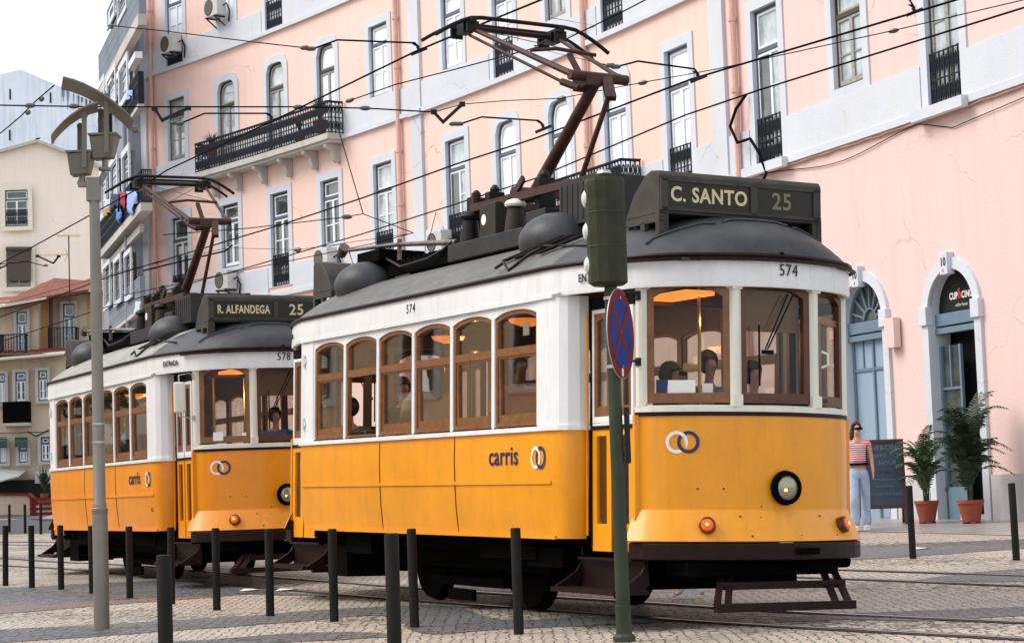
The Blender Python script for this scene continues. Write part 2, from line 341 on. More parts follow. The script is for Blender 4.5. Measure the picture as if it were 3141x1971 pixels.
def grow(p, mrg, mb_=None):
    """window outline p enlarged: sides and top by mrg, bottom by mb_"""
    xs = [q[0] for q in p]; w = max(xs)-min(xs); zt = max(q[1] for q in p); z0 = p[0][1]; zc = z0+(zt-z0)*.5
    k = (w+2*mrg)/w; out = []
    for i, q in enumerate(p):
        z = q[1]+mrg if 0 < i < len(p)-1 else q[1]-(mb_ or 0)
        out.append((q[0]*k, z))
    return out
# ================================================================== GROUND
def sheet(name, pts, mt, dz=0, kind='structure'):
    mb = MB(); mb.add([(x, y, gz(x, y)+dz) for x, y in pts], [tuple(range(len(pts)))])
    o = obj(name, mb, mt); tag(o, kind=kind); return o
sheet('ground', [(-700, -60), (700, -60), (700, 1200), (-700, 1200)], 'cobble')
def wavy(pts, n=6, amp=.05):
    """smooth closed outline (Catmull-Rom) with a little hand-laid irregularity"""
    out = []; N = len(pts)
    for i in range(N):
        p0, p1, p2, p3 = (Vector(pts[(i+k-1) % N]) for k in range(4))
        for j in range(n):
            t = j/n; q = .5*((2*p1)+(p2-p0)*t+(2*p0-5*p1+4*p2-p3)*t*t+(3*p1-p0-3*p2+p3)*t**3)
            out.append((q.x+random.uniform(-amp, amp), q.y+random.uniform(-amp, amp)))
    return out
def band(name, upper, lower, mt, dz):
    """a stripe between two edges given left to right"""
    def sm(ps):
        out = []
        for i in range(len(ps)-1):
            p0 = Vector(ps[max(i-1, 0)]); p1 = Vector(ps[i]); p2 = Vector(ps[i+1]); p3 = Vector(ps[min(i+2, len(ps)-1)])
            for j in range(6):
                t = j/6; q = .5*((2*p1)+(p2-p0)*t+(2*p0-5*p1+4*p2-p3)*t*t+(3*p1-p0-3*p2+p3)*t**3)
                out.append((q.x+random.uniform(-.02, .02), q.y+random.uniform(-.04, .04)))
        out.append(tuple(ps[-1])); return out
    a = sm(upper); b = sm(lower); n = min(len(a), len(b)); a = a[:n-1]+[a[-1]]; b = b[:n-1]+[b[-1]]
    mb = MB(); mb.add([(x, y, gz(x, y)+dz) for x, y in a+b], [(i, i+1, n+i+1, n+i) for i in range(n-1)])
    tag(obj(name, mb, mt), kind='structure')
band('paving_band', [(-9, 28), (-6.67, 26.56), (-5.02, 26.55), (-4.07, 25.72), (-3.16, 23.66), (-2.0, 21.4)], [(-9, 23.6), (-6.6, 22.9), (-4.79, 22.38), (-4.0, 22.63), (-3.14, 22.5), (-2.0, 21.2)], 'basalt', .004)
band('paving_band', [(-6.6, 22.9), (-4.79, 22.38), (-4.0, 22.63), (-3.14, 22.5), (-2.64, 22.9)], [(-6.6, 20.9), (-5.31, 21.1), (-4.24, 21.68), (-3.23, 22.14), (-2.64, 22.7)], 'redsett', .004)
band('paving_band', [(-7, 19.2), (-4.71, 18.74), (-3.1, 18.82), (-2.42, 18.99), (-1.72, 19.25), (-.7, 18.95), (-.18, 16.94), (.55, 16.73), (1.11, 15.96)], [(-7, 17.2), (-4.31, 17.14), (-3.09, 17.47), (-2.37, 17.69), (-1.97, 17.85), (-1.2, 18.1), (-.76, 15.9), (-.07, 15.96), (.9, 15.8)], 'basalt', .004)
band('paving_band', [(-5, 16.2), (-2.6, 16.37), (-1.7, 16.62), (-.95, 16.0)], [(-5, 15.2), (-2.6, 15.6), (-1.9, 15.7), (-1.0, 15.75)], 'basalt', .004)
band('paving_band', [(.6, 27.3), (4.13, 26.39), (4.91, 26.22), (6.29, 25.88), (9, 25.2)], [(.6, 24), (3.61, 23.17), (4.64, 23.29), (5.74, 23.67), (9, 24.2)], 'basalt', .004)
band('paving_band', [(3.5, 18.95), (3.8, 19.44), (4.31, 19.85), (4.87, 20.13), (6.5, 20.6)], [(3.5, 18.9), (3.8, 18.75), (4.05, 18.7), (4.42, 18.28), (6.5, 18.0)], 'basalt', .004)
band('paving_band', [(1.9, 15.7), (2.35, 15.81), (3.02, 15.74), (3.77, 15.62), (5.5, 15.4)], [(1.9, 15.3), (2.36, 15.23), (2.92, 14.8), (3.58, 14.84), (5.5, 14.9)], 'basalt', .004)
band('asphalt_road', [(-60, 125), (-26, 102), (-18.5, 80.5), (-14, 68)], [(-60, 118), (-26, 92), (-16.4, 72.9), (-12.5, 62)], 'asphalt', .005)
band('road_verge', [(-60, 99), (-21, 83.5), (-15, 70), (-11, 58)], [(-60, 75), (-16, 58), (-11.3, 50.3), (-8, 44)], 'asphalt', .005)
# rails
def polyoff(ps, off):
    out = []
    for i, p in enumerate(ps):
        a = Vector(ps[max(i-1, 0)]); b = Vector(ps[min(i+1, len(ps)-1)]); d = (b-a).normalized()
        out.append((p[0]-d.y*off, p[1]+d.x*off))
    return out
def smooth(ps, n=6):
    out = []
    for i in range(len(ps)-1):
        p0 = Vector(ps[max(i-1, 0)]); p1 = Vector(ps[i]); p2 = Vector(ps[i+1]); p3 = Vector(ps[min(i+2, len(ps)-1)])
        for j in range(n):
            t = j/n; q = .5*((2*p1)+(p2-p0)*t+(2*p0-5*p1+4*p2-p3)*t*t+(3*p1-p0-3*p2+p3)*t**3); out.append((q.x, q.y))
    out.append(tuple(ps[-1])); return out
RR = smooth([(-22, 54), (-14.5, 44.5), (-10.6, 38), (-8.61, 34.33), (-7.2, 31.99), (-5.9, 29.6), (-4.83, 27.35), (-3.18, 24.0), (-1.36, 20.5), (.11, 17.92), (1.0, 16.3), (1.6, 15.32), (2.19, 14.46), (3.15, 13.11), (4.3, 11.5), (5.8, 9.8)])
def strip(mb, ps, w, dz):
    a = polyoff(ps, w/2); b = polyoff(ps, -w/2); n = len(ps)
    mb.add([(x, y, gz(x, y)+dz) for x, y in a+b], [(i, i+1, n+i+1, n+i) for i in range(n-1)])
def rails(offs):
    a = MB(); b = MB()
    for o in offs:
        q = polyoff(RR, o); strip(a, q, .055, .011); strip(b, q, .17, .007)
    s = obj('tram_rails', a, 'steel'); tag(s, kind='structure')
    g = obj('rail_groove_bed', b, 'groove'); tag(g, kind='structure')
rails([0, .9]); rails([3.57, 4.47])
# ================================================================== PINK BUILDING
CO = [-0.00010069374549344396, 0.006337268208150041, -0.47119092541102137, 19.416045922794602]
_Y = np.linspace(85, 24, 1221); _X = np.polyval(CO, _Y)
_S = np.concatenate([[0], np.cumsum(np.hypot(np.diff(_X), np.diff(_Y)))]) - 32.57413
def F(s, out=0, z=0):
    if s > 42: # beyond the table: straight
        x, y = np.interp(42, _S, _X), np.interp(42, _S, _Y); t = FT(41.9); x += t.x*(s-42); y += t.y*(s-42)
    else: x, y = float(np.interp(s, _S, _X)), float(np.interp(s, _S, _Y)); t = FT(s)
    return Vector((x+t.y*out, y-t.x*out, z))
def FT(s):
    s = min(s, 41.5); a, b = s-.5, s+.5
    return Vector((np.interp(b, _S, _X)-np.interp(a, _S, _X), np.interp(b, _S, _Y)-np.interp(a, _S, _Y), 0)).normalized()
PB = thing('apartment_building', 'long curved pink apartment building with grey stone bands and many tall windows', 'building', tuple(F(20, 0, .7)))
GA, GB, GC = 14.92, 11.22, 7.30
def fstrip(mb, s0, s1, z0, z1, w0, w1, ds=.8):
    """box strip following the facade, from depth w0 to w1 (outward)"""
    n = max(1, int(math.ceil((s1-s0)/ds))); vs = []; fs = []
    for i in range(n+1):
        s = s0+(s1-s0)*i/n
        for w, z in ((w1, z0), (w1, z1), (w0, z1), (w0, z0)): vs.append(F(s, w, z))
    for i in range(n):
        a = i*4; b = a+4
        for k in range(4): fs.append((a+k, b+k, b+(k+1) % 4, a+(k+1) % 4))
    fs += [(3, 2, 1, 0), tuple(n*4+k for k in range(4))]
    mb.add(vs, fs)
WIN = [  # name, s, z0, z1, kind, style, pane, railing
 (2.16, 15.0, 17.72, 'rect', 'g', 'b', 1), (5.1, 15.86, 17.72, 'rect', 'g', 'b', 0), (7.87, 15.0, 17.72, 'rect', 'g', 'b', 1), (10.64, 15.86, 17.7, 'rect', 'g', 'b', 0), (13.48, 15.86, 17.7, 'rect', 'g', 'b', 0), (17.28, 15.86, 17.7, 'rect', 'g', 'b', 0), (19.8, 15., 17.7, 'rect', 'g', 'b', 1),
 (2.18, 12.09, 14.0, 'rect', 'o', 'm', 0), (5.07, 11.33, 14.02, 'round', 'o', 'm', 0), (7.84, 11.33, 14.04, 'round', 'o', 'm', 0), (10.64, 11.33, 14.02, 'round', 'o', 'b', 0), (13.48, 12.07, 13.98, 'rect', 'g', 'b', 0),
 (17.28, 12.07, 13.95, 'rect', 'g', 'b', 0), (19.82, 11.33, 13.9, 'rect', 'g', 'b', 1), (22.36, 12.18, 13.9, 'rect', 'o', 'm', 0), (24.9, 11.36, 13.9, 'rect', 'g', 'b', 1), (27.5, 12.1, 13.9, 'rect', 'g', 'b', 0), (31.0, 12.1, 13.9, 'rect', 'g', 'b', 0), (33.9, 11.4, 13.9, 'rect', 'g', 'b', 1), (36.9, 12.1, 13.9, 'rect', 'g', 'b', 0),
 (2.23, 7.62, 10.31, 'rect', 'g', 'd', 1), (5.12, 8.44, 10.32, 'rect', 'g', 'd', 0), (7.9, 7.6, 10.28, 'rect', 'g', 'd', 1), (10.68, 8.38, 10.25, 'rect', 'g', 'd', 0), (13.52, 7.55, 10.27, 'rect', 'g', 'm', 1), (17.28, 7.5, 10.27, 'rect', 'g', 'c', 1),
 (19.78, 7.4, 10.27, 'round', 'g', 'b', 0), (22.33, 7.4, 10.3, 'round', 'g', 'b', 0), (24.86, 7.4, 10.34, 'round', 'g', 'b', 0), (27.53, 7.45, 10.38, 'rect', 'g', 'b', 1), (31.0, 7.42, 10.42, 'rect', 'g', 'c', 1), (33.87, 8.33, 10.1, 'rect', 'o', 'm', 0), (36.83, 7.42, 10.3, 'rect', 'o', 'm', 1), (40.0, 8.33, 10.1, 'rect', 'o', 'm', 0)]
OPW = .97
ARCH = [(33.92, 1.34, .70, 4.86, 'closed'), (36.68, 1.34, .69, 4.76, 'cafe')]
# wall skin with real openings
def wallgrid():
    zmin, zmax = -.6, 19.5
    segs = {'L': (0, 15.18, 'pinkL'), 'M': (15.68, 28.97, 'pinkM'), 'R': (29.51, 46, 'pinkR')}
    for k, (s0, s1, mt) in segs.items():
        ops = [(w[0]-OPW/2, w[0]+OPW/2, w[1], w[2]) for w in WIN if s0 < w[0] < s1]
        ops += [(a[0]-a[1]/2, a[0]+a[1]/2, a[2]-1, a[3]) for a in ARCH if s0 < a[0] < s1]
        ss = sorted({s0, s1, *[round(o[0], 4) for o in ops], *[round(o[1], 4) for o in ops], *np.arange(s0+1, s1, 1.0).round(4)})
        zs = sorted({zmin, zmax, *[o[2] for o in ops], *[o[3] for o in ops]})
        mb = MB()
        for i in range(len(ss)-1):
            for j in range(len(zs)-1):
                a, b = ss[i], ss[i+1]; c, d = zs[j], zs[j+1]; sm, zm = (a+b)/2, (c+d)/2
                if any(o[0]-1e-4 < sm < o[1]+1e-4 and o[2] < zm < o[3] for o in ops): continue
                mb.add([F(a, 0, c), F(b, 0, c), F(b, 0, d), F(a, 0, d)], [(0, 1, 2, 3)])
        obj('wall', mb, mt, PB, world=True)
    mb = MB()  # back and side walls, roof slab: the building is solid
    mb.add([F(0, 0, -.6), F(0, -9, -.6), F(0, -9, 19.5), F(0, 0, 19.5)], [(0, 1, 2, 3)])
    mb.add([F(46, 0, -.6), F(46, -9, -.6), F(46, -9, 19.5), F(46, 0, 19.5)], [(0, 1, 2, 3)])
    for i in range(23):
        a, b = i*2, i*2+2
        mb.add([F(a, -9, -.6), F(b, -9, -.6), F(b, -9, 19.5), F(a, -9, 19.5)], [(0, 1, 2, 3)])
        mb.add([F(a, -9, 19.5), F(b, -9, 19.5), F(b, 0, 19.5), F(a, 0, 19.5)], [(0, 1, 2, 3)])
        mb.add([F(a, -.9, -.5), F(b, -.9, -.5), F(b, -.9, 19.4), F(a, -.9, 19.4)], [(0, 1, 2, 3)])
    obj('back_wall', mb, 'stone_old', PB, world=True)
wallgrid()
mb = MB()
for z, h in ((GA, .78), (GB, .80), (GC, .88)):
    op = sorted([(w[0]-.70, w[0]+.70) for w in WIN if w[1] < z+.5 < w[2]])
    cur = .5
    for a, b in op+[(46, 46)]:
        for p0, p1 in ((cur, a),):
            # keep the pilasters clear
            for q0, q1 in ((.5, 15.18), (15.68, 28.97), (29.51, 46)):
                lo, hi = max(p0, q0), min(p1, q1)
                if hi-lo > .05: fstrip(mb, lo, hi, z+.12, z+h, -.05, .045)
        cur = b
    for q0, q1 in ((.5, 15.18), (15.68, 28.97), (29.51, 46)):
        fstrip(mb, q0, q1, z, z+.12, -.05, .10)
obj('stone_band', mb, 'stone', PB, world=True)
for a, b in ((0, .5), (15.18, 15.68), (28.97, 29.51)):
    mb = MB(); fstrip(mb, a, b, -.4, 19.4, -.05, .08)
    for z in (GA, GB, GC): fstrip(mb, a-.05, b+.05, z-.05, z+.10, -.05, .15)
    obj('pilaster', mb, 'stone', PB, world=True)
for a, b in ((29.51, 33.03), (34.81, 35.79), (37.57, 45.9)):
    mb = MB(); fstrip(mb, a, b, -.4, 1.42, -.05, .05); obj('plinth', mb, 'plinth', PB, world=True)
for s in (.88, 14.55, 23.7, 29.95):
    mb = MB(); mb.tube([F(s, .1, z) for z in (19, 13, 7.3, .8)], .065, 8)
    for z in (9, 10.4, 12.6, 13.9, 16, 17): mb.tube([F(s, .1, z-.04), F(s, .1, z+.04)], .085, 8)
    obj('drainpipe', mb, 'pipe', PB, smooth=True, world=True)
# window meshes, shared between windows of one size
_wc = {}
def cached(key, fn, mt):
    if key not in _wc: _wc[key] = fn().mesh(key[0]); _wc[key].materials.append(M[mt])
    return _wc[key]
def railing_mb(w, h, d0=.0):
    mb = MB(); y = -d0
    for z in (.03, h*.5, h-.02): mb.box((0, y, z), (w, .022, .024))
    n = max(4, int(w/.13))
    for i in range(n+1):
        x = -w/2+w*i/n; mb.box((x, y, h/2), (.026, .022, h))
    for i in range(n):
        x = -w/2+w*(i+.5)/n
        for zc, hh in ((h*.25, h*.34), (h*.76, h*.34)):
            k = [(x+.035*math.cos(a), zc+hh*.42*math.sin(a)) for a in [j*math.pi/4 for j in range(8)]]
            q = [(x+.014*math.cos(a), zc+hh*.30*math.sin(a)) for a in [j*math.pi/4 for j in range(8)]]
            mb.ring(k, q, d0-.008, d0+.008)
    return mb
def put(me, name, parent, mw):
    o = bpy.data.objects.new(name, me); col.objects.link(o); o.parent = parent; o.matrix_basis = mw; return o
def add_window(bld, P, t, w, h, kind, style, pane, rail, sill=True, binv=None, surround='stone', depth=.22, sur=.2):
    """P: bottom centre of the opening on the wall plane, t: direction to the right"""
    n = Vector((t.y, -t.x, 0))
    mw = Matrix.Identity(4)
    for i in range(3): mw[i][0] = t[i]; mw[i][1] = -n[i]; mw[i][2] = (0, 0, 1)[i]; mw[i][3] = P[i]
    if binv is not None: mw = binv @ mw
    hk = round(h, 2); wk = round(w, 2); O = top(wk, 0, hk, kind)
    I = Matrix.Identity(4)
    bt = sur if sill else .02
    fm = {'g': 'wframe', 'o': 'wbrown', 'k': 'wframe'}[style]; sm = {'g': 'wwhite', 'o': 'wgrey', 'k': 'wwhite'}[style]
    root = put(cached(('window', wk, hk, kind, sill, surround, sur), lambda: (lambda b: b.ring(grow(O, sur, bt), O, -depth, .035))(MB()), surround), 'window', bld, mw)
    def fr():
        b = MB(); fo = O; fi = grow(O, -.035, -.05); b.ring(fo, fi, -.17, -.06)
        zt = hk*.735; b.box((0, .09, zt), (wk, .07, .08)); return b
    put(cached(('window_frame', wk, hk, kind, fm), fr, fm), 'window_frame', root, I)
    def sa():
        b = MB(); zt = hk*.735-.05; z0 = .06; x = wk/2-.035
        for a, c in ((-x, 0), (0, x)):
            m_ = (a+c)/2; o = [(a, z0), (a, zt), (c, zt), (c, z0)]; q = [(a+.05, z0+.09), (a+.05, zt-.05), (c-.05, zt-.05), (c-.05, z0+.09)]
            b.ring(o, q, -.12, -.075)
            for k in ((.45,) if not rail else (.36, .68)): b.box((m_, .10, z0+(zt-z0)*k), (c-a-.06, .03, .03))
        o = grow(O, -.075, 0); o = [(p[0], max(p[1], zt+.10)) for p in o]; o[0] = (o[0][0], zt+.10); o[-1] = (o[-1][0], zt+.10)
        q = grow(o, -.04, -.04); b.ring(o, q, -.12, -.075); return b
    put(cached(('sash', wk, hk, kind, sm, rail), sa, sm), 'sash', root, I)
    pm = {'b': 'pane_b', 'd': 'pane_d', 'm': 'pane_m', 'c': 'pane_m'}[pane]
    def pn():
        b = MB(); b.slab(O, -.21, -.105); return b
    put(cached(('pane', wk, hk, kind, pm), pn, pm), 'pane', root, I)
    if pane == 'c':   # one leaf stands open onto the dark room
        def dk():
            b = MB(); b.slab([(-wk/2+.08, .1), (-wk/2+.08, hk*.70), (-.02, hk*.70), (-.02, .1)], -.10, -.074); return b
        put(cached(('dark_opening', wk, hk), dk, 'pane_d'), 'dark_opening', root, I)
    if rail:
        put(cached(('railing', wk, rail), lambda: railing_mb(wk, .92*rail, -.03), 'iron'), 'railing', root, I)
    return root
pbi = PB.matrix_basis.inverted()
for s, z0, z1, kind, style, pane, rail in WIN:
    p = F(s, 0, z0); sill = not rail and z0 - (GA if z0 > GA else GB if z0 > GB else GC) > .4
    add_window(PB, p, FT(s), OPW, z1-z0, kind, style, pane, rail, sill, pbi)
# sills under french doors in the right wing, balconies
def balcony(s0, s1, z, out, h, brackets, bld=PB):
    mb = MB(); fstrip(mb, s0, s1, z-.16, z, .0, out); fstrip(mb, s0+.05, s1-.05, z-.24, z-.16, 0, out-.08)
    slab = obj('balcony', mb, 'stone_old', bld, world=True)
    rl = MB()
    def run(a, b, oa, ob):
        pa, pb = F(a, oa, z), F(b, ob, z); d = pb-pa; L = d.length; t = d.normalized(); n = Vector((t.y, -t.x, 0))
        m_ = Matrix.Identity(4); c = (pa+pb)/2
        for i in range(3): m_[i][0] = t[i]; m_[i][1] = -n[i]; m_[i][2] = (0, 0, 1)[i]; m_[i][3] = c[i]
        rl.T = m_; q = railing_mb(L, h); rl.add(q.v, q.f)
        rl.box((0, 0, h+.012), (L+.03, .06, .03)); rl.T = Matrix.Identity(4)
    k = max(1, round((s1-s0)/1.4))
    for i in range(k): run(s0+(s1-s0)*i/k, s0+(s1-s0)*(i+1)/k, out-.04, out-.04)
    run(s0, s0+.001, .06, out-.04); run(s1-.001, s1, out-.04, .06)
    r = obj('railing', rl, 'iron', bld, world=True); r.parent = slab
    r.matrix_parent_inverse = Matrix.Identity(4)
    for s in brackets:
        m_ = MB(); prof = [(0, -.24), (out-.1, -.24), (out-.1, -.32), (out-.16, -.38), (.26, -.44), (.22, -.58), (.18, -.68), (.11, -.76), (0, -.72)]
        for sd in (-1, 1):
            pass
        n = len(prof); vs = [F(s-.08, a, z+b) for a, b in prof]+[F(s+.08, a, z+b) for a, b in prof]
        m_.add(vs, [tuple(range(n)), tuple(range(2*n-1, n-1, -1))]+[(i, (i+1) % n, n+(i+1) % n, n+i) for i in range(n)])
        q = obj('bracket', m_, 'stone_old', bld, world=True, bevel=.02); q.parent = slab; q.matrix_parent_inverse = Matrix.Identity(4)
balcony(4.05, 11.55, 11.36, .55, .86, (4.5, 5.8, 7.2, 8.6, 10.0, 11.2))
balcony(18.7, 25.9, 7.42, .55, .90, (19.6, 21.6, 23.4, 25.2))
for s in (31.0, 36.83): # projecting stone ledge under the two railed windows of the right wing
    mb = MB(); fstrip(mb, s-.75, s+.75, GC-.06, GC+.12, .10, .22); obj('window_ledge', mb, 'stone', PB, world=True)
# arched doorways
def obj_d(*a): o = obj(*a); o.location = (0, -.29, 0); return o
for s, w, z0, z1, kd in ARCH:
    t = FT(s); n = Vector((t.y, -t.x, 0)); P = F(s, 0, 0); mw = Matrix.Identity(4)
    for i in range(3): mw[i][0] = t[i]; mw[i][1] = -n[i]; mw[i][2] = (0, 0, 1)[i]; mw[i][3] = P[i]
    mw = pbi @ mw
    O = top(w, z0-.3, z1, 'semi', 18); out = top(w+.36, z0-.3, z1+.18, 'semi', 18)
    b = MB(); b.ring(out, O, -.36, .06, closed=False)
    sq = top(w, z0-.3, z1, 'rect', 18); sq = [(p[0], z1) if 0 < i < 20 else p for i, p in enumerate(sq)]
    root = put(b.mesh('arched_doorway'), 'arched_doorway', PB, mw); root.data.materials.append(M['stone'])
    zs = z1-w/2
    b = MB(); b.ring([(q[0], z1 if 0 < i < 20 else q[1]) for i, q in enumerate(O)][1:-1], O[1:-1], -.02, .0, closed=False); obj('spandrel', b, 'pinkR', root)
    for sx in (-1, 1): b = MB(); b.box((sx*(w/2+.09), -.04, zs-.04), (.23, .14, .30)); obj('impost', b, 'stone', root, bevel=.01)
    kb = MB(); kb.box((0, -.07, z1+.08), (.22, .14, .36))
    obj('keystone', kb, 'stone', root, bevel=.01)
    text('number', '10', .19, 'letter_black', root, frame((0, -.145, z1+.10), (1, 0, 0), (0, -1, 0)), bold=.004, sx=.8)
    text('number_letter', 'E' if kd == 'closed' else 'C', .07, 'letter_black', root, frame((0, -.145, z1-.04), (1, 0, 0), (0, -1, 0)))
    b = MB(); b.box((0, .14, zs-.12), (w, .12, .20)); b.box((0, .12, zs-.30), (w, .10, .10)); obj('transom', b, 'door_blue_d', root, bevel=.01)
    if kd == 'closed':
        b = MB(); b.slab(top(w, zs, z1, 'semi', 18), -.50, -.46); obj_d('fanlight', b, 'pane_d', root)
        b = MB(); inn = top(w-.1, zs, z1-.05, 'semi', 18); b.ring(top(w, zs, z1, 'semi', 18), inn, -.46, -.42, closed=False)
        for a in (15, 40, 65, 90, 115, 140, 165):
            c, s_ = math.cos(R(a)), math.sin(R(a)); b.bar((c*.2, .43, zs+s_*.2), (c*w*.48, .43, zs+s_*w*.48), .03, .03)
        for k in range(10):
            a0, a1 = math.pi*k/10, math.pi*(k+1)/10
            b.bar((math.cos(a0)*.2, .43, zs+math.sin(a0)*.2), (math.cos(a1)*.2, .43, zs+math.sin(a1)*.2), .03, .03)
        obj_d('fanlight_bars', b, 'door_blue_d', root)
        b = MB(); b.box((0, .50, (z0+zs-.35)/2), (w, .05, zs-.35-z0+.3)); obj_d('door', b, 'door_blue', root)
        b = MB()
        for x in (-w/2+.03, 0, w/2-.03): b.box((x, .46, (z0+zs-.35)/2), (.05, .04, zs-.35-z0))
        b.box((0, .463, zs-.85), (w, .035, .05)); b.box((0, .463, z0+.45), (w, .035, .05))
        for x in (-w/4, w/4): b.box((x, .468, zs-.60), (.035, .03, .5))
        obj_d('door_trim', b, 'door_blue_d', root)
    else:
        b = MB(); b.slab(top(w, zs, z1, 'semi', 18), -.50, -.46); obj_d('sign_panel', b, 'blackp', root)
        for tx, sz, mt, x, z in (('CUP', .15, 'whitesign', -.02, .24), ('CINO', .15, 'whitesign', .41, .24), ('&', .24, 'redsign', .17, .27), ('coffee house', .08, 'lens', .22, .09)):
            text('sign_lettering', tx, sz, mt, root, frame((x*.92-.19, .160, zs+z), (1, 0, 0), (0, -1, 0)), bold=.006 if sz > .1 else 0, sx=.8)
        b = MB(); b.box((0, .75, 2.2), (w, .05, 3.4)); obj_d('dark_room', b, 'blackp', root)
        b = MB(); b.box((-w*.28, .47, 2.1), (w*.42, .02, 2.9)); obj_d('door_glass', b, 'pane_d', root)
        b = MB()
        for x in (-w/2+.03, -.07): b.box((x, .44, 2.1), (.05, .05, 2.9))
        b.box((-w*.28, .445, 2.85), (w*.42, .04, .04)); b.box((-w*.28, .445, 3.2), (.03, .03, .7)); b.box((-w*.28, .44, .95), (w*.42, .05, .6))
        obj_d('door_frame', b, 'door_blue_d', root)
        b = MB(); b.box((w*.18, .30, .72), (w*.62, .5, .16)); obj('door_step', b, 'plinth', root)
sheet('sidewalk', [tuple(F(s, .0)[:2]) for s in np.arange(-1, 46, 2)]+[tuple(F(s, 2.8)[:2]) for s in np.arange(45, -1, -2)], 'sidewalk', .006)
# small pink meter box and cables on the facade
mb = MB()
fstrip(mb, 34.83, 35.12, 3.62, 4.12, .03, .16); obj('meter_box', mb, 'pinkR', PB, world=True)
mb = MB()
mb.tube([F(s, .05+.01*math.sin(s*9), GC-.03+.01*math.sin(s*7)) for s in np.arange(30.2, 45, .35)], .016, 6)
obj('cable', mb, 'pipe', PB, world=True)
mb = MB(); mb.tube([F(s, .03, GC-.05-.75*math.sin((s-30.6)/5.6*math.pi)**2*.28) for s in np.arange(30.6, 36.3, .3)]+[F(s, .03, 6.95+.05*(s-36)) for s in (37, 39, 41)], .008, 5)
obj('cable', mb, 'wire', PB, world=True)
mb = MB(); mb.tube([F(30.35, .1, 8.85), F(30.15, .22, 8.6), F(29.95, .25, 8.3), F(30.15, .22, 7.95), F(30.6, .2, 7.95), F(31.0, .25, 7.6), F(31.15, .2, 7.2), F(30.9, .2, 7.0)], .03, 6); obj('cable', mb, 'wire', PB, world=True)
# air conditioners
def ac(s, z, label, w=.78, h=.56):
    t = FT(s); th = thing('air_conditioner', label, 'air conditioner', tuple(F(s, .07, z)), math.atan2(t.y, t.x), 'air conditioners on the pink facade')
    b = MB(); b.box((0, -.20, h/2), (w, .32, h)); obj('casing', b, 'acwhite', th, bevel=.02)
    b = MB(); b.lathe([(.0, -.372), (h*.40, -.372), (h*.40, -.365)], 20, (-w*.12, 0, h/2), 'y')
    b.T = Matrix.Identity(4); obj('fan_grille', b, 'acgrill', th)
    b = MB(); b.lathe([(h*.43, -.366), (h*.43, -.361)], 20, (-w*.12, 0, h/2), 'y'); obj('fan_surround', b, 'black', th)
    b = MB()
    for x in (-w*.3, w*.3): b.bar((x, 0, -.02), (x, -.38, -.02), .04); b.bar((x, 0, -.28), (x, -.34, -.04), .03)
    obj('wall_bracket', b, 'iron', th)
    b = MB(); b.tube([(w/2, -.15, h*.5), (w/2+.12, -.1, h*.6), (w/2+.16, -.03, h*.2), (w/2+.05, 0, -.2)], .022, 6); obj('hose', b, 'black', th)
ac(2.35, 15.35, 'air conditioner in front of the top left iron railing of the pink building')
ac(4.95, 15.95, 'air conditioner below the highest window left of the drainpipe, upper left')
ac(5.2, 7.75, 'air conditioner under a second floor window above the rear tram sign')
ac(1.95, 7.7, 'half hidden air conditioner behind the rear tram pantograph arm')
ac(10.75, 7.75, 'air conditioner under a window just above the trolley pole of the front tram')
ac(16.75, 7.45, 'air conditioner beside the open window behind the front tram roof gear')
# potted plants on the balcony
def spiky(name, label, loc, h, n, mt, pot=.16, group=None, sp=.5):
    th = thing(name, label, 'plant', loc, 0, group)
    b = MB(); b.lathe([(pot*.7, 0), (pot, pot*1.5), (pot*1.06, pot*1.5), (pot*1.06, pot*1.7), (pot*.9, pot*1.7)], 14); obj('pot', b, 'terracotta', th, smooth=True)
    b = MB()
    for i in range(n):
        a = random.uniform(0, 6.28); l = h*random.uniform(.6, 1); bend = random.uniform(.15, .9)*sp
        d = Vector((math.cos(a), math.sin(a), 0)); sd = Vector((-d.y, d.x, 0)); p = [Vector((0, 0, pot*1.6))+d*(bend*l*t*t)+Vector((0, 0, l*t*(1-.35*bend*t))) for t in (0, .33, .66, 1)]
        w = .022
        b.add([p[0]-sd*w, p[0]+sd*w, p[1]+sd*w*1.2, p[1]-sd*w*1.2, p[2]+sd*w*.8, p[2]-sd*w*.8, p[3]], [(0, 1, 2, 3), (3, 2, 4, 5), (5, 4, 6)])
    obj('leaves', b, mt, th); return th
spiky('potted_plant', 'small spiky potted plant on the left end of the long balcony', tuple(F(4.6, .28, 11.75)), .62, 60, 'leaf', .17, sp=.9)
spiky('potted_plant', 'bushy green spiky plant at the right end of the long balcony', tuple(F(10.75, .3, 11.5)), .8, 90, 'leaf', .2, sp=.9)
spiky('potted_plant', 'low leafy plant behind the balcony railing near its right end', tuple(F(9.6, .3, 11.36)), .6, 60, 'leaf_d', .16)
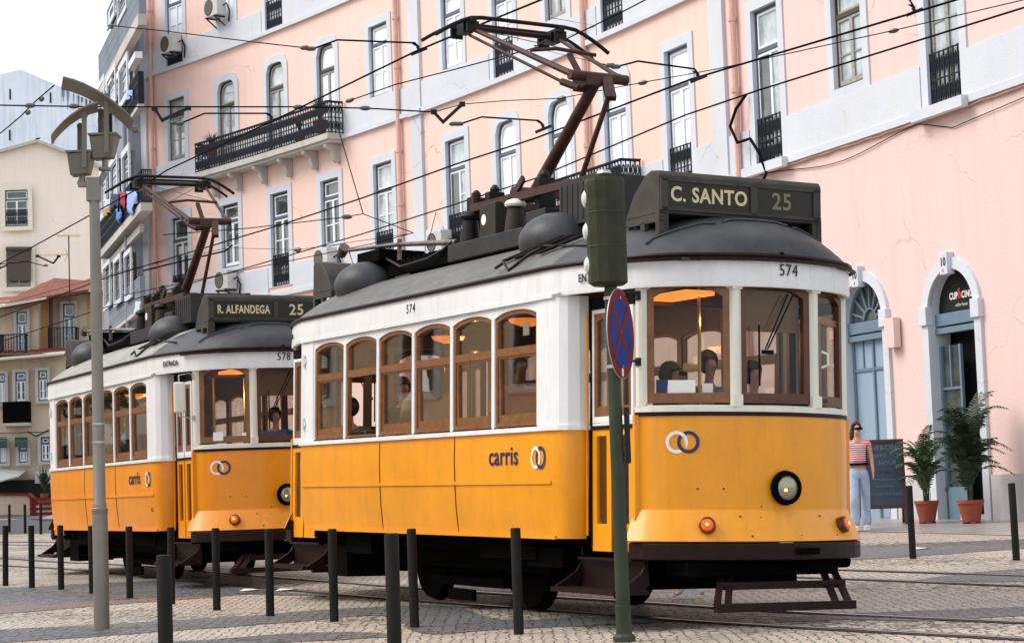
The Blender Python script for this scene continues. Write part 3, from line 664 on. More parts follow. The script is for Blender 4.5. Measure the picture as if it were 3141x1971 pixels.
# ================================================================== TRAM
def hw(x):
    x = abs(x); P = [(0, 1.18), (2.62, 1.18), (2.9, 1.13), (3.2, 1.05), (3.5, .95), (3.62, .88), (3.76, .74), (3.87, .56), (3.93, .42), (3.98, .24), (4.0, .12), (4.012, 0)]
    return float(np.interp(x, [p[0] for p in P], [p[1] for p in P]))
FRONT = [(3.44, -.935), (3.50, -.92), (3.58, -.87), (3.66, -.80), (3.75, -.70), (3.83, -.57), (3.89, -.44), (3.935, -.31), (3.97, -.19), (3.99, -.08), (3.995, 0)]
FRONT += [(x, -y) for x, y in FRONT[-2::-1]]
def sweep(mb, path, prof, closed=False, thick=True):
    """path of (x,y) seen from above, prof of (offset outwards, z); outward is away from the origin side"""
    n = len(path); k = len(prof); vs = []; fs = []
    for i, p in enumerate(path):
        a = Vector(path[(i-1) % n] if closed else path[max(i-1, 0)]); b = Vector(path[(i+1) % n] if closed else path[min(i+1, n-1)])
        d = (b-a).normalized(); nn = Vector((d.y, -d.x))
        for o, z in prof: vs.append((p[0]+nn.x*o, p[1]+nn.y*o, z))
    for i in range(n if closed else n-1):
        j = (i+1) % n
        for q in range(k-1): fs.append((i*k+q, j*k+q, j*k+q+1, i*k+q+1))
    mb.add(vs, fs)
def sweepbox(mb, path, o0, o1, z0, z1, closed=False):
    prof = [(o0, z0), (o1, z0), (o1, z1), (o0, z1), (o0, z0)]; sweep(mb, path, prof, closed)
    if not closed:
        b = len(mb.v)-len(path)*5; mb.f.append(tuple(b+i for i in range(4))); e = len(mb.v)-5; mb.f.append(tuple(e+i for i in range(4)))
def rings_logo(parent, c, t, n, r, w, sx=1):
    """two interlocked rings, white and navy"""
    up = Vector(n).cross(Vector(t).normalized())
    for k, (dx, mt, d) in enumerate(((-.52*r, 'whitesign', .003), (.52*r, 'navy', .005))):
        b = MB(); N = 36; vs = []
        for i in range(N):
            a = 2*math.pi*i/N
            for q in (r, r-w): vs.append(Vector(c)+Vector(t).normalized()*(dx+math.cos(a)*q)*sx+up*math.sin(a)*q+Vector(n)*d)
        b.add(vs, [(2*i, 2*i+1, (2*i+3) % (2*N), (2*i+2) % (2*N)) for i in range(N)])
        obj('logo_ring', b, mt, parent)
    b = MB()  # yellow lens where the white ring passes over the navy one
    vs = []
    for i in range(8):
        a = R(40+8*i)
        for q in (r, r-w): vs.append(Vector(c)+Vector(t).normalized()*(-.52*r+math.cos(a)*q)*sx+up*math.sin(a)*q+Vector(n)*.007)
    b.add(vs, [(2*i, 2*i+1, 2*i+3, 2*i+2) for i in range(7)])
    obj('logo_crossing', b, 'whitesign', parent)
def facet(parent, pL, pR, z0, z1, zo0, zo1, mg, rise, mull=None, open_=False, blind=False, dark=False, zt=None):
    """one flat window facet between two plan points (as seen from outside: left, right)"""
    a = Vector((*pL, 0)); b_ = Vector((*pR, 0)); t = (b_-a).normalized(); n = Vector((t.y, -t.x, 0)); w = (b_-a).length; c = (a+b_)/2
    T = Matrix.Identity(4)
    for i in range(3): T[i][0] = t[i]; T[i][1] = -n[i]; T[i][2] = (0, 0, 1)[i]; T[i][3] = c[i]
    ow = w-2*mg; op = top(ow, zo0, zo1, 'seg', 10, rise)
    outer = [(-w/2, z0)]+[(-w/2+w*i/10, z1) for i in range(11)]+[(w/2, z0)]
    return T, op, outer, ow
def make_tram(pre, label, M4, number, dest, dest2, ycol, roofmat, boxh, cap_full, people):
    T = thing('tram', label, 'tram', mw=M4, group='yellow and white trams')
    side = {}
    full = []  # closed outline at fascia level, clockwise so that sweep normals point outwards
    xs = [0, 1.5, 2.62, 2.76, 2.9, 3.05, 3.2, 3.35, 3.5, 3.56, 3.62, 3.69, 3.76, 3.82, 3.87, 3.93, 3.98]
    right = [(x, -hw(x)) for x in xs]+[(4.005, -.10)]
    loop = right+[(4.005, .10)]+[(x, -y) for x, y in right[-2::-1]]          # front half, right side to left side
    loop = loop+[(-x, -y) for x, y in loop[1:-1]]
    # ---- lower yellow side panels
    for s in (-1, 1):
        path = [(-2.80, -.96), (-2.80, -1.04), (-2.76, -1.12), (-2.70, -1.165), (-2.62, -1.18), (-1.5, -1.18), (-.7, -1.18), (0, -1.18), (.85, -1.18), (1.8, -1.18), (2.62, -1.18), (2.70, -1.165), (2.76, -1.12), (2.80, -1.04), (2.80, -.96)]
        prof = [(0, 1.449), (.004, 1.25), (-.002, 1.055), (-.012, .88), (-.030, .72), (-.042, .624), (-.07, .624), (-.04, 1.449)]
        b = MB(); sweep(b, path, prof)
        if s > 0: b.v = [(-x, -y, z) for x, y, z in b.v]
        sp_ = obj('side_panel', b, ycol, T, smooth=True)
        b = MB(); zz = 1.055
        b.box((0, s*(1.183), zz), (5.2, .012, .028)); b.box((0, s*1.145, .634), (5.22, .02, .03)); obj('belt_rail', b, ycol, T)
        b = MB()
        for x in (-.689, .887):
            b = MB()
            for p0, p1 in (((1.1802, 1.44), (1.185, 1.25)), ((1.185, 1.25), (1.179, 1.055)), ((1.179, 1.04), (1.169, .88)), ((1.169, .88), (1.151, .72)), ((1.151, .72), (1.139, .65))):
                b.bar((x, s*p0[0], p0[1]), (x, s*p1[0], p1[1]), .010, .008)
            obj('panel_seam', b, 'wood_d', sp_)
        b = MB(); sweepbox(b, path, -.02, .022, 1.449, 1.485)
        if s > 0: b.v = [(-x, -y, z) for x, y, z in b.v]
        obj('waist_rail', b, 'white', T)
        # ---- upper white body with six arched windows
        b = MB(); li_ = MB(); W0, WP = -2.345, .786
        cells = []
        for k in range(6):
            x0 = W0+k*WP; pL, pR = ((x0, -1.172), (x0+WP, -1.172)) if s < 0 else ((-x0, 1.172), (-x0-WP, 1.172))
            Tm, op, outer, ow = facet(T, pL, pR, 1.485, 2.475, 1.50, 2.43, .026, .050)
            b.T = Tm; b.ring(outer, op, -.045, 0, closed=False); li_.T = Tm; li_.ring(outer, grow(op, -.01), -.062, -.052, closed=False); cells.append((Tm, op, ow, k))
        b.T = Matrix.Identity(4); li_.T = Matrix.Identity(4); li_.box((0, s*1.12, 2.57), (5.3, .012, .19)); li_.box((0, s*1.10, 1.16), (5.2, .012, .64)); obj('inner_lining', li_, 'wood_d', T)
        pa = path[:5]+[(-2.345, -1.18)]; pb = [(2.371, -1.18)]+path[10:]
        q = MB(); sweepbox(q, pa, -.045, 0, 1.485, 2.475); sweepbox(q, pb, -.045, 0, 1.485, 2.475)
        if s > 0: q.v = [(-x, -y, z) for x, y, z in q.v]
        b.add(q.v, q.f)
        obj('window_pillars', b, 'white', T)
        for Tm, op, ow, k in cells:
            raised = (k == 1 and s < 0 and number == '574')
            fb = MB(); fb.T = Tm; inn = grow(op, -.034, -.035 if not raised else -.02); fb.ring(op, inn, -.05, -.012)
            zt = 2.10; fb.box((0, .035, zt), (ow-.05, .045, .065))
            if not raised:
                lo = [(-ow/2+.034, 1.53), (-ow/2+.034, zt-.03), (ow/2-.034, zt-.03), (ow/2-.034, 1.53)]
                li = [(-ow/2+.075, 1.60), (-ow/2+.060, zt-.05), (ow/2-.045, zt-.05), (ow/2-.045, 1.60)]
                fb.ring(lo, li, -.05, -.022)
            wf = obj('side_window', fb, 'wood', T)
            g = MB(); g.T = Tm
            if raised: g.slab([(p[0]*.96, max(p[1], zt)) for p in op], -.042, -.038)
            else: g.slab([(p[0]*.97, p[1]-.01 if i not in (0, 12) else p[1]+.03) for i, p in enumerate(op)], -.042, -.038)
            obj('glass', g, 'glass', wf)
        b = MB(); b.box((0, s*1.190, 2.478), (5.3, .022, .022)); b.box((0, s*1.187, 2.497), (5.5, .02, .012)); obj('drip_moulding', b, 'white', T)
    for s in (-1, 1): # hinges at the body corner
        b = MB()
        for z in (2.28, 1.66): b.tube([(s*2.56, s*1.195, z-.06), (s*2.56, s*1.195, z+.06)], .014, 6); b.box((s*2.555, s*1.187, z), (.06, .012, .05))
        obj('hinge', b, 'white', T)
    # ---- fascia and gutter round the whole body
    b = MB(); sweep(b, loop, [(-.03, 2.475), (.008, 2.475), (.012, 2.50), (.006, 2.69), (-.03, 2.69)], closed=True); obj('fascia', b, 'white', T, smooth=True)
    b = MB(); sweep(b, loop, [(-.02, 2.685), (.028, 2.688), (.035, 2.705), (.028, 2.72), (-.02, 2.725)], closed=True); obj('gutter', b, 'maroon', T, smooth=True)
    b = MB()
    for z in (2.70,): sweepbox(b, [p for p in loop if p[0] > 3.3], .03, .055, 2.66, 2.682)
    obj('gutter_lip', b, 'maroon', T)
    # ---- roof
    def rz(x, u):
        Hc = .425 if abs(x) <= 2.75 else .425*math.sqrt(max(0, 1-((abs(x)-2.75)/1.262)**2))
        return 2.715+Hc*(1-abs(u)**2.3)
    def roofpart(x0, x1, n, mt, nm):
        b = MB(); K = 20; vs = []; fs = []
        for i in range(n+1):
            x = x0+(x1-x0)*i/n
            if abs(x) > 4.01: x = math.copysign(4.01, x)
            h = hw(x)+.01 if abs(x) < 4.0 else .03
            for k in range(K+1):
                u = -1+2*k/K; vs.append((x, u*h, rz(x, u)))
        for i in range(n):
            for k in range(K): a = i*(K+1)+k; fs.append((a, a+1, a+K+2, a+K+1))
        b.add(vs, fs); return obj(nm, b, mt, T, smooth=True)
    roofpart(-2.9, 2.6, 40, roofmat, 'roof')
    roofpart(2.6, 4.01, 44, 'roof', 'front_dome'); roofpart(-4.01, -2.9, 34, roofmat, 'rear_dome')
    b = MB() # raised seams on the domes
    def rp(x, y): h = hw(x)+.01; return Vector((x, y, rz(x, max(-1, min(1, y/h)))+.008))
    for s in (1, -1):
        for y0, y1 in ((-.85, -.36), (-.30, .28), (.34, .8)):
            b = MB(); b.tube([rp(s*(3.66-.30*(y*y)+ (.04 if k in (0, 8) else .0)), y) for k, y in enumerate(np.linspace(y0, y1, 9))], .012, 5); obj('roof_ridge', b, 'roof', T)
    # ---- both ends
    for e in (1, -1):
        E = Matrix.Rotation(math.pi if e < 0 else 0, 4, 'Z')
        def eo(nm, b, mt, par=T, **k):
            b.v = [tuple(E @ Vector(p)) for p in b.v]; return obj(nm, b, mt, par, **k)
        b = MB(); sweep(b, FRONT, [(-.05, 1.53), (0, 1.53), (.003, 1.30), (.0, .86), (.0, .845), (-.05, .845)]); ep = eo('end_panel', b, ycol, smooth=True)
        b = MB(); sweep(b, FRONT, [(-.03, .85), (.004, .848), (.05, .74), (.105, .622), (.08, .612), (-.03, .612)]); eo('skirt', b, ycol, smooth=True)
        b = MB(); sweep(b, FRONT, [(-.02, 1.53), (.010, 1.53), (.010, 1.56), (-.02, 1.56)]); eo('stripe', b, 'maroon')
        b = MB(); sweep(b, FRONT, [(-.03, 1.56), (.014, 1.56), (.014, 1.60), (-.03, 1.61)]); eo('sill_rail', b, 'cream')
        b = MB(); big = [(3.42, -.97)]+[(x+.10, y*1.035) for x, y in FRONT[1:-1]]+[(3.42, .97)]
        sweepbox(b, big, -.08, .015, .485, .608); bm_ = eo('bumper', b, 'maroon', bevel=.01)
        # window facets
        V = [(3.505, -.915), (3.915, -.350), (3.915, .350), (3.505, .915)]
        wb = MB(); fas = MB(); cells = []
        for k in range(3):
            Tm, op, outer, ow = facet(T, V[k], V[k+1], 1.60, 2.56, 1.625, 2.53, .045, .07)
            wb.T = E @ Tm; wb.ring(outer, op, -.045, 0, closed=False); cells.append((Tm, op, ow))
            fas.T = E @ Tm; w = (Vector(V[k])-Vector(V[k+1])).length; fas.box((0, .02, 2.62), (w+.01, .04, .12))
        wb.T = Matrix.Identity(4)
        for p in V: wb.tube([E @ Vector((p[0]-.02, p[1]*.985, 1.60)), E @ Vector((p[0]-.02, p[1]*.985, 2.6))], .042, 10)
        obj('cab_pillars', wb, 'cream', T); obj('cab_header', fas, 'cream', T)
        b = MB()
        for p in V[1:3]:
            for z in (1.64, 2.50): b.box((p[0]+.022, p[1], z), (.012, .085, .09))
        eo('pillar_plate', b, 'cream', bevel=.004)
        for k, (Tm, op, ow) in enumerate(cells):
            b = MB(); b.T = E @ Tm; b.ring(op, grow(op, -.05, -.075), -.05, -.005); wf = obj('cab_window', b, 'wood' if k == 0 else 'wood_d', T)
            b = MB(); b.T = E @ Tm; b.slab([(p[0]*.93, p[1]-.02 if 0 < i < 12 else p[1]+.05) for i, p in enumerate(op)], -.034, -.030); obj('glass', b, 'clearglass', wf)
            if k == 1:
                b = MB(); b.T = E @ Tm; b.box((0.02, .09, 2.33), (ow-.12, .01, .34)); obj('sun_blind', b, 'curtain', wf)
                b = MB(); b.T = E @ Tm
                for dx in (0, .05): b.tube([(.10+dx, -.02, 2.44), (-.12+dx*.4, -.04, 2.02)], .006, 5)
                b.tube([(-.17, -.035, 1.75), (-.17, -.035, 2.2)], .008, 5); b.box((-.10, -.04, 2.0), (.10, .015, .03)); obj('wiper', b, 'black', wf)
            if k == 2:
                b = MB(); b.T = E @ Tm; b.box((0, .04, 2.27), (ow-.09, .03, .05)); obj('window_bar', b, 'wood', wf)
        b = MB(); b.tube([(3.93, .40, 2.02), (3.955, .44, 2.00), (3.955, .44, 1.92), (3.93, .40, 1.90)], .011, 6); eo('grab_handle', b, 'cream')
        # headlight, indicators, logo
        b = MB(); b.lathe([(.075, 3.99), (.118, 4.0), (.128, 4.02), (.120, 4.055), (.095, 4.065), (.088, 4.04)], 26, (0, 0, 1.006), 'x'); hl = eo('headlight', b, 'under', smooth=True)
        b = MB(); b.lathe([(.095, 4.042), (.075, 4.056), (.04, 4.064), (.008, 4.067)], 22, (0, 0, 1.006), 'x'); eo('lens', b, 'lampglass', hl, smooth=True)
        b = MB(); b.lathe([(.012, 4.060), (.010, 4.074), (.003, 4.078)], 10, (0, -.03, .99), 'x'); eo('bulb', b, 'bulb', hl)
        for y in (-.60, .60):
            nx = Vector((.80, math.copysign(.60, y), .25)).normalized()
            px_ = Vector((3.90, y, .735)); q = nx.to_track_quat('X', 'Z').to_matrix().to_4x4(); q.translation = px_
            b = MB(); b.T = q; b.lathe([(.060, -.03), (.062, .02), (.052, .028), (.047, .02)], 20, axis='x'); il = eo('indicator', b, 'wood_d', smooth=True)
            b = MB(); b.T = q; b.lathe([(.050, .018), (.042, .036), (.02, .044), (.004, .046)], 18, axis='x'); eo('indicator_lens', b, 'amber', il, smooth=True)
            b = MB(); b.T = q; b.lathe([(.014, .040), (.011, .050), (.003, .052)], 10, axis='x'); eo('indicator_bulb', b, 'amber_core', il)
        b = MB()
        for y, z in ((-.62, 1.0), (-.45, 1.0), (-.35, .80), (-.2, .79), (.35, .80), (-.3, .66), (.1, .66), (.5, .66), (-.18, .87)):
            x = np.interp(abs(y), [0, .31, .57, .8, .92], [3.997, 3.94, 3.835, 3.67, 3.5])+(.0 if z > .85 else .05+.055*(.74-z)/.12)
            b.box((x, y, z), (.02, .011, .011))
        eo('rivets', b, 'wood_d')
        # underside gear: coupler, life guard
        b = MB(); b.box((3.3, 0, .36), (1.0, .5, .12)); b.box((3.95, .12, .545), (.16, .26, .10)); b.box((4.13, .12, .55), (.02, .20, .05)); eo('coupler', b, 'under', bevel=.01)
        lg = MB()
        p0, p1 = (3.72, .40), (4.28, .165)
        for f, hh in ((0, .05), (.42, .055), (1, .06)):
            x = p0[0]+(p1[0]-p0[0])*f; z = p0[1]+(p1[1]-p0[1])*f; yl = -.38-.40*f; yr = .64-.25*f
            if hh: lg.bar((x, yl, z), (x, yr+.02, z+.0), .05, hh)
        for f in (0, .08, .9, 1): lg.bar((3.72, -.37+1.0*f, .40), (4.28, -.77+1.14*f, .165), .05, .025)
        lg.bar((3.6, .60, .41), (3.6, .60, .58), .06, .06); eo('life_guard', lg, 'maroon')
        b = MB(); b.box((3.72, -.1, .42), (.3, 1.3, .10)); b.tube([(3.75, .5, .46), (3.75, .74, .46)], .05, 8); b.tube([(3.75, .66, .42), (3.75, .66, .62)], .03, 8); eo('buffer_beam', b, 'under')
        # platform doors, posts, steps, on both flanks
        for sd in (-1, 1):
            mir = lambda b: setattr(b, 'v', [(x, y*-sd, z) for x, y, z in b.v])
            ysd = -.955
            for i, (x0, x1) in enumerate(((2.84, 3.13), (3.16, 3.46))):
                b = MB(); b.T = Matrix.Translation((0, ysd, 0))
                cx = (x0+x1)/2; w = x1-x0-.006
                o = [(cx-w/2, .535), (cx-w/2, 1.46), (cx+w/2, 1.46), (cx+w/2, .535)]; q = [(cx-w*.27, .74), (cx-w*.27, 1.40), (cx+w*.27, 1.40), (cx+w*.27, .74)]
                b.ring(o, q, -.03, 0); mir(b); d = eo('platform_door', b, ycol)
                b = MB(); b.T = Matrix.Translation((0, ysd, 0)); o = [(cx-w/2, 1.50), (cx-w/2, 2.36), (cx+w/2, 2.36), (cx+w/2, 1.50)]; q = [(cx-w*.40, 1.545), (cx-w*.40, 2.33), (cx+w*.40, 2.33), (cx+w*.40, 1.545)]
                b.ring(o, q, -.03, 0); b.box((cx, .015, 1.48), (w, .03, .035)); mir(b); eo('door_upper', b, 'white', d)
                b = MB(); b.T = Matrix.Translation((0, ysd, 0)); q2 = [(cx-w*.25, 1.62), (cx-w*.25, 2.27), (cx, 2.29), (cx+w*.25, 2.27), (cx+w*.25, 1.62)]; q1 = [(cx-w*.40, 1.545), (cx-w*.40, 2.33), (cx, 2.33), (cx+w*.40, 2.33), (cx+w*.40, 1.545)]
                b.ring(q1, q2, -.025, -.006); mir(b); eo('door_window_frame', b, 'wood', d)
                b = MB(); b.box((cx, ysd+.022, 1.95), (w*.52, .004, .68)); b.box((cx, ysd+.022, 1.07), (w*.56, .004, .68)); mir(b); eo('door_glass', b, 'glass', d)
                b = MB(); b.box((cx, ysd-.004, 1.462), (w, .012, .03)); mir(b); eo('door_stripe', b, 'maroon', d)
            b = MB(); b.box((2.825, -.99, 1.5), (.012, .012, 1.7)); b.box((3.478, -.94, 1.08), (.03, .05, .92)); mir(b); eo('door_post', b, 'brass' if 0 else ycol)
            b = MB(); b.box((3.145, ysd+.02, 1.45), (.03, .02, 1.8)); b.box((2.83, -.93, 1.5), (.035, .05, 1.9)); b.box((3.14, ysd+.03, 2.41), (.66, .06, .09)); mir(b); eo('door_gap', b, 'black')
            b = MB(); b.box((3.45, -.965, .66), (.05, .05, .09)); mir(b); eo('door_stop', b, 'maroon')
            if e*sd > 0: continue
            st = MB(); st.box((3.06, -1.03, .245), (.96, .30, .035))
            for x in (2.58, 3.54):
                pr = [(-.90, .56), (-.90, .46), (-.95, .38), (-1.06, .31), (-1.14, .262), (-1.17, .23), (-1.10, .23), (-.98, .25), (-.88, .30)]
                n_ = len(pr); st.add([(x-.012, a, b2) for a, b2 in pr]+[(x+.012, a, b2) for a, b2 in pr], [tuple(range(n_)), tuple(range(2*n_-1, n_-1, -1))]+[(i, (i+1) % n_, n_+(i+1) % n_, n_+i) for i in range(n_)])
            st.box((3.06, -.90, .37), (.94, .015, .22)); st.box((3.06, -.955, .478), (.80, .06, .02)); mir(st); eo('step', st, 'maroon')
        # mirror on the right-hand corner
        if e > 0:
            for sd in (-1,):
                b = MB(); b.tube([(3.50, -.93, 2.42), (3.56, -1.0, 2.44), (3.60, -1.14, 2.42), (3.60, -1.14, 1.94), (3.56, -1.0, 1.93), (3.50, -.94, 1.93)], .010, 6); b.box((3.50, -.935, 2.42), (.04, .03, .07)); b.box((3.50, -.935, 1.93), (.04, .03, .06)); mr = eo('mirror', b, 'chrome' if number == '578' else 'iron')
                b = MB(); b.box((3.615, -1.14, 2.16), (.05, .14, .36)); eo('mirror_housing', b, 'cream', mr, bevel=.03)
        # destination box
        b = MB(); Y = .735
        prof = [(2.98, 3.05), (3.10, 3.22), (3.28, 3.36), (3.36, 3.385), (3.46, 3.375), (3.485, 3.34), (3.485, 3.05)]
        n_ = len(prof); vs = [(x, -Y, z) for x, z in prof]+[(x, Y, z) for x, z in prof]
        b.add(vs, [tuple(range(n_)), tuple(range(2*n_-1, n_-1, -1))]+[(i, (i+1) % n_, n_+(i+1) % n_, n_+i) for i in range(n_)])
        sb = eo('destination_box', b, 'signbox', bevel=.008)
        for y in (-Y+.02, Y-.02):
            b = MB(); o = [(-.25, 2.76), (-.25, 3.05), (.25, 3.05), (.25, 2.72)]
            b.T = Matrix.Translation((3.235, y, 0)); b.slab([(-.25, 2.99), (-.25, 3.05), (.25, 3.05), (.25, 2.99)], -.02, .02); b.slab([(-.25, 2.80), (-.25, 3.0), (-.20, 3.0), (-.20, 2.78)], -.02, .02); b.slab([(.20, 2.72), (.20, 3.0), (.25, 3.0), (.25, 2.70)], -.02, .02); b.slab([(-.03, 2.74), (-.03, 3.0), (.03, 3.0), (.03, 2.74)], -.02, .02); b.slab([(-.25, 2.78), (-.25, 2.86), (.25, 2.83), (.25, 2.70)], -.02, .02)
            b.T = Matrix.Identity(4); b.box((3.455, math.copysign(Y-.04, y), 2.95), (.05, .085, .26)); eo('box_bracket', b, 'signbox', sb)
        b = MB(); b.box((3.455, .08, 2.95), (.05, .05, .2)); eo('box_bracket', b, 'signbox', sb)
        b = MB(); b.box((3.488, -.30, 3.195), (.006, .74, .20)); b.box((3.488, .385, 3.195), (.006, .50, .20)); bl = eo('blind', b, 'blind', sb)
        b = MB()
        for z, w in ((3.305, 1.44), (3.085, 1.44)): b.box((3.495, 0, z), (.016, w, .022))
        for y in (-.70, .10, .68): b.box((3.495, y, 3.195), (.016, .06, .24))
        eo('blind_frame', b, 'signbox', sb)
        tw = dest
        fx = E @ frame((3.494, -.30, 3.195), (0, 1, 0), (1, 0, 0))
        text('destination_text', tw, .155 if len(tw) < 9 else .135, 'cream_letters', bl, fx, bold=.004, sx=.92 if len(tw) < 9 else .66)
        text('line_number_text', '25', .18, 'dim_letters' if number == '574' else 'cream_letters', bl, E @ frame((3.494, .36, 3.195), (0, 1, 0), (1, 0, 0)), bold=.003)
        text('fleet_number', number, .125, 'letter_black', T, E @ frame((4.022, .05 if number == '574' else 0, 2.60), (0, 1, 0), (1, 0, 0)), sx=.85)
        rings_logo(T, E @ Vector((3.743, -.708, 1.338)), (E @ Vector((.586, .81, 0))), (E @ Vector((.81, -.586, 0))), .082, .025)
        b = MB(); q = Vector((3.62, -.86, 1.80))
        text('entry_text' if e > 0 else 'exit_text', 'ENTRADA' if e > 0 else 'SAIDA', .085, 'letter_black', T, E @ frame((3.12, -1.095, 2.585), (Vector((.30, .085, 0))), (Vector((.085*3.3, -1, 0)))), bold=.002, sx=.8) if e > 0 else None
    text('exit_text', 'SAIDA', .075, 'letter_black', T, frame((-3.25, -1.052, 2.575), (1, -.28, 0), (-.28, -1, 0)), sx=.8)
    # side lettering
    for s in (-1, 1):
        t = (1, 0, 0) if s < 0 else (-1, 0, 0); n = (0, s, 0)
        text('operator_text', 'carris', .215, 'navy', T, frame((-s*1.80, s*1.189, 1.262), t, n), bold=.002, sx=.98)
        rings_logo(T, (-s*2.40, s*1.187, 1.245), t, n, .088, .026, .9)
        text('fleet_number', number, .115, 'letter_black', T, frame((0, s*1.192, 2.595), t, n), sx=.92, sp=1.3)
    if number == '578': text('badge_text', 'eo', .14, 'letter_black', T, frame((2.50, -1.168, .90), (1, 0, 0), (0, -1, 0)), sx=.8)
    # ---- inside
    b = MB(); b.box((0, 0, .80), (5.2, 2.1, .06)); b.box((3.1, 0, .76), (.8, 1.6, .05)); b.box((-3.1, 0, .76), (.8, 1.6, .05)); obj('floor', b, 'interior_d', T)
    b = MB(); b.box((0, 0, 2.66), (5.6, 2.1, .02)); b.box((3.3, 0, 2.67), (1.1, 1.5, .02)); b.box((-3.3, 0, 2.67), (1.1, 1.5, .02)); obj('ceiling', b, 'interior_d', T)
    for e in (-1, 1):
        b = MB()
        b.box((e*2.62, e*-.82, 1.72), (.04, .62, 1.84)) if 0 else None
        for y0, y1 in ((-1.1, -.45), (.45, 1.1)):
            o = [(y0, .83), (y0, 2.64), (y1, 2.64), (y1, .83)]; q = [(y0+.08, 1.5), (y0+.08, 2.35), (y1-.08, 2.35), (y1-.08, 1.5)]
            b.T = Matrix.Translation((e*2.6, 0, 0)) @ Matrix.Rotation(math.pi/2, 4, 'Z'); b.ring(o, q, -.02, .02)
        b.T = Matrix.Identity(4); b.box((e*2.6, 0, 2.55), (.04, .9, .2)); obj('bulkhead', b, 'wood_d', T)
    for x in (-1.9, -1.15, -.4, .35, 1.1, 1.85):
        for y in (-.72, .72): b = MB(); b.box((x, y, 1.16), (.42, .68, .06)); b.box((x-.20, y, 1.36), (.05, .68, .42)); b.box((x, y, .98), (.3, .6, .32)); obj('seat', b, 'seat', T, bevel=.02)
    for x, y in ((1.12, -.62), (3.2, -.22), (-.9, -.4)):
        b = MB(); b.lathe([(.05, -.06), (.14, -.03), (.16, 0)], 16, (x, y, 2.44)) if x < 3 else b.box((2.92, y, 2.50), (.62, .26, .035)); cl_ = obj('ceiling_lamp', b, 'ceil_lamp', T)
        ld = bpy.data.lights.new('lamp_light', 'POINT'); ld.energy = 7 if x < 3 else .6; ld.color = (1, .62, .32); ld.shadow_soft_size = .01; lo_ = bpy.data.objects.new('lamp_light', ld); col.objects.link(lo_); lo_.parent = cl_; lo_.location = (x, y*.3, 2.30)
    b = MB()
    for x, y in ((2.55, -.40), (2.55, .42), (3.1, -.15), (.0, .42), (1.3, .42)): b.tube([(x, y, .8), (x, y, 2.64)], .015, 6)
    obj('grab_pole', b, 'brass', T)
    b = MB(); b.box((3.62, .12, 1.25), (.22, .8, .8)); b.box((3.66, .12, 1.66), (.28, .85, .03)); obj('driver_desk', b, 'interior_d', T)
    if number == '574':
        b = MB(); b.box((3.66, -.66, 1.72), (.01, .20, .15), Matrix.Rotation(R(-36), 3, 'Z')); obj('notice', b, 'paper', T); b = MB(); b.box((3.76, -.50, 1.72), (.01, .08, .10), Matrix.Rotation(R(-36), 3, 'Z')); obj('notice', b, 'paper', T); b = MB(); b.box((3.88, -.36, 1.80), (.01, .12, .07), Matrix.Rotation(R(-36), 3, 'Z')); obj('notice', b, 'paper', T)
        b = MB(); b.box((3.575, -.78, 1.72), (.01, .08, .16), Matrix.Rotation(R(-36), 3, 'Z')); nb = obj('notice', b, 'navy', T)
        b = MB(); b.box((2.07, -1.12, 2.27), (.10, .004, .10)); obj('notice', b, 'paper', T)
    else:
        b = MB(); b.box((3.66, -.70, 1.70), (.01, .12, .10), Matrix.Rotation(R(-36), 3, 'Z')); obj('notice', b, 'paper', T); b = MB(); b.box((3.85, -.42, 1.70), (.01, .1, .07), Matrix.Rotation(R(-36), 3, 'Z')); obj('notice', b, 'paper', T)
    # ---- running gear
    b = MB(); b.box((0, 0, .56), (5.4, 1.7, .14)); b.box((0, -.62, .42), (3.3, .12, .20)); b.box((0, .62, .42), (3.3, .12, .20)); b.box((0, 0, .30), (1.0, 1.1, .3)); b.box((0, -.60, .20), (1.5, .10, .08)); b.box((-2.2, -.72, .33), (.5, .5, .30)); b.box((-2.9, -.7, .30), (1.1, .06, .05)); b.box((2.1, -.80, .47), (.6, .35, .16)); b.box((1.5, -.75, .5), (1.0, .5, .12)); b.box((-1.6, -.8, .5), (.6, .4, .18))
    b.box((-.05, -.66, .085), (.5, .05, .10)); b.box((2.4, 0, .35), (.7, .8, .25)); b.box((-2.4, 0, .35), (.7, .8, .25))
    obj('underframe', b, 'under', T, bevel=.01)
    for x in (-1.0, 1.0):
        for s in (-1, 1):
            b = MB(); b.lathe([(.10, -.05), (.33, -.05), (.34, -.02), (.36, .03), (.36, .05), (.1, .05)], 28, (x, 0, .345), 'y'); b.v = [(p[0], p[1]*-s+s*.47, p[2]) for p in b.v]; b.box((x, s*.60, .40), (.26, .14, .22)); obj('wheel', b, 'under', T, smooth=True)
    # ---- roof gear
    b = MB(); b.box((.15, 0, 3.18), (1.5, 1.1, .16)); obj('roof_walk', b, 'gear', T, bevel=.01)
    b = MB()
    for x in np.arange(-2.55, -.7, .12): b.box((x, 0, 3.24), (.07, 1.0, .03))
    for y in (-.48, 0, .48): b.box((-1.6, y, 3.17), (2.0, .05, .12))
    b.box((-2.35, -.35, 3.33), (.55, .5, .12)); obj('slatted_deck', b, 'under', T)
    for x, rr in ((1.62, .31), (-2.40, .31)):
        b = MB(); b.lathe([(rr*math.cos(a), rr*.80*math.sin(a)) for a in [R(q) for q in range(-30, 91, 10)]], 22, (x, -.60, 3.04)); b.v = [(x+(p[0]-x)*1.15, p[1], p[2]) for p in b.v]; obj('roof_vent', b, 'roof', T, smooth=True)
    b = MB(); b.box((1.95, -.05, 3.16+boxh/2), (.66, 1.05, boxh)); [b.box((1.66+.09*k, -.578, 3.16+boxh*.5), (.03, .008, boxh*.8)) for k in range(7)]; obj('resistor_box', b, 'gear', T, bevel=.008)
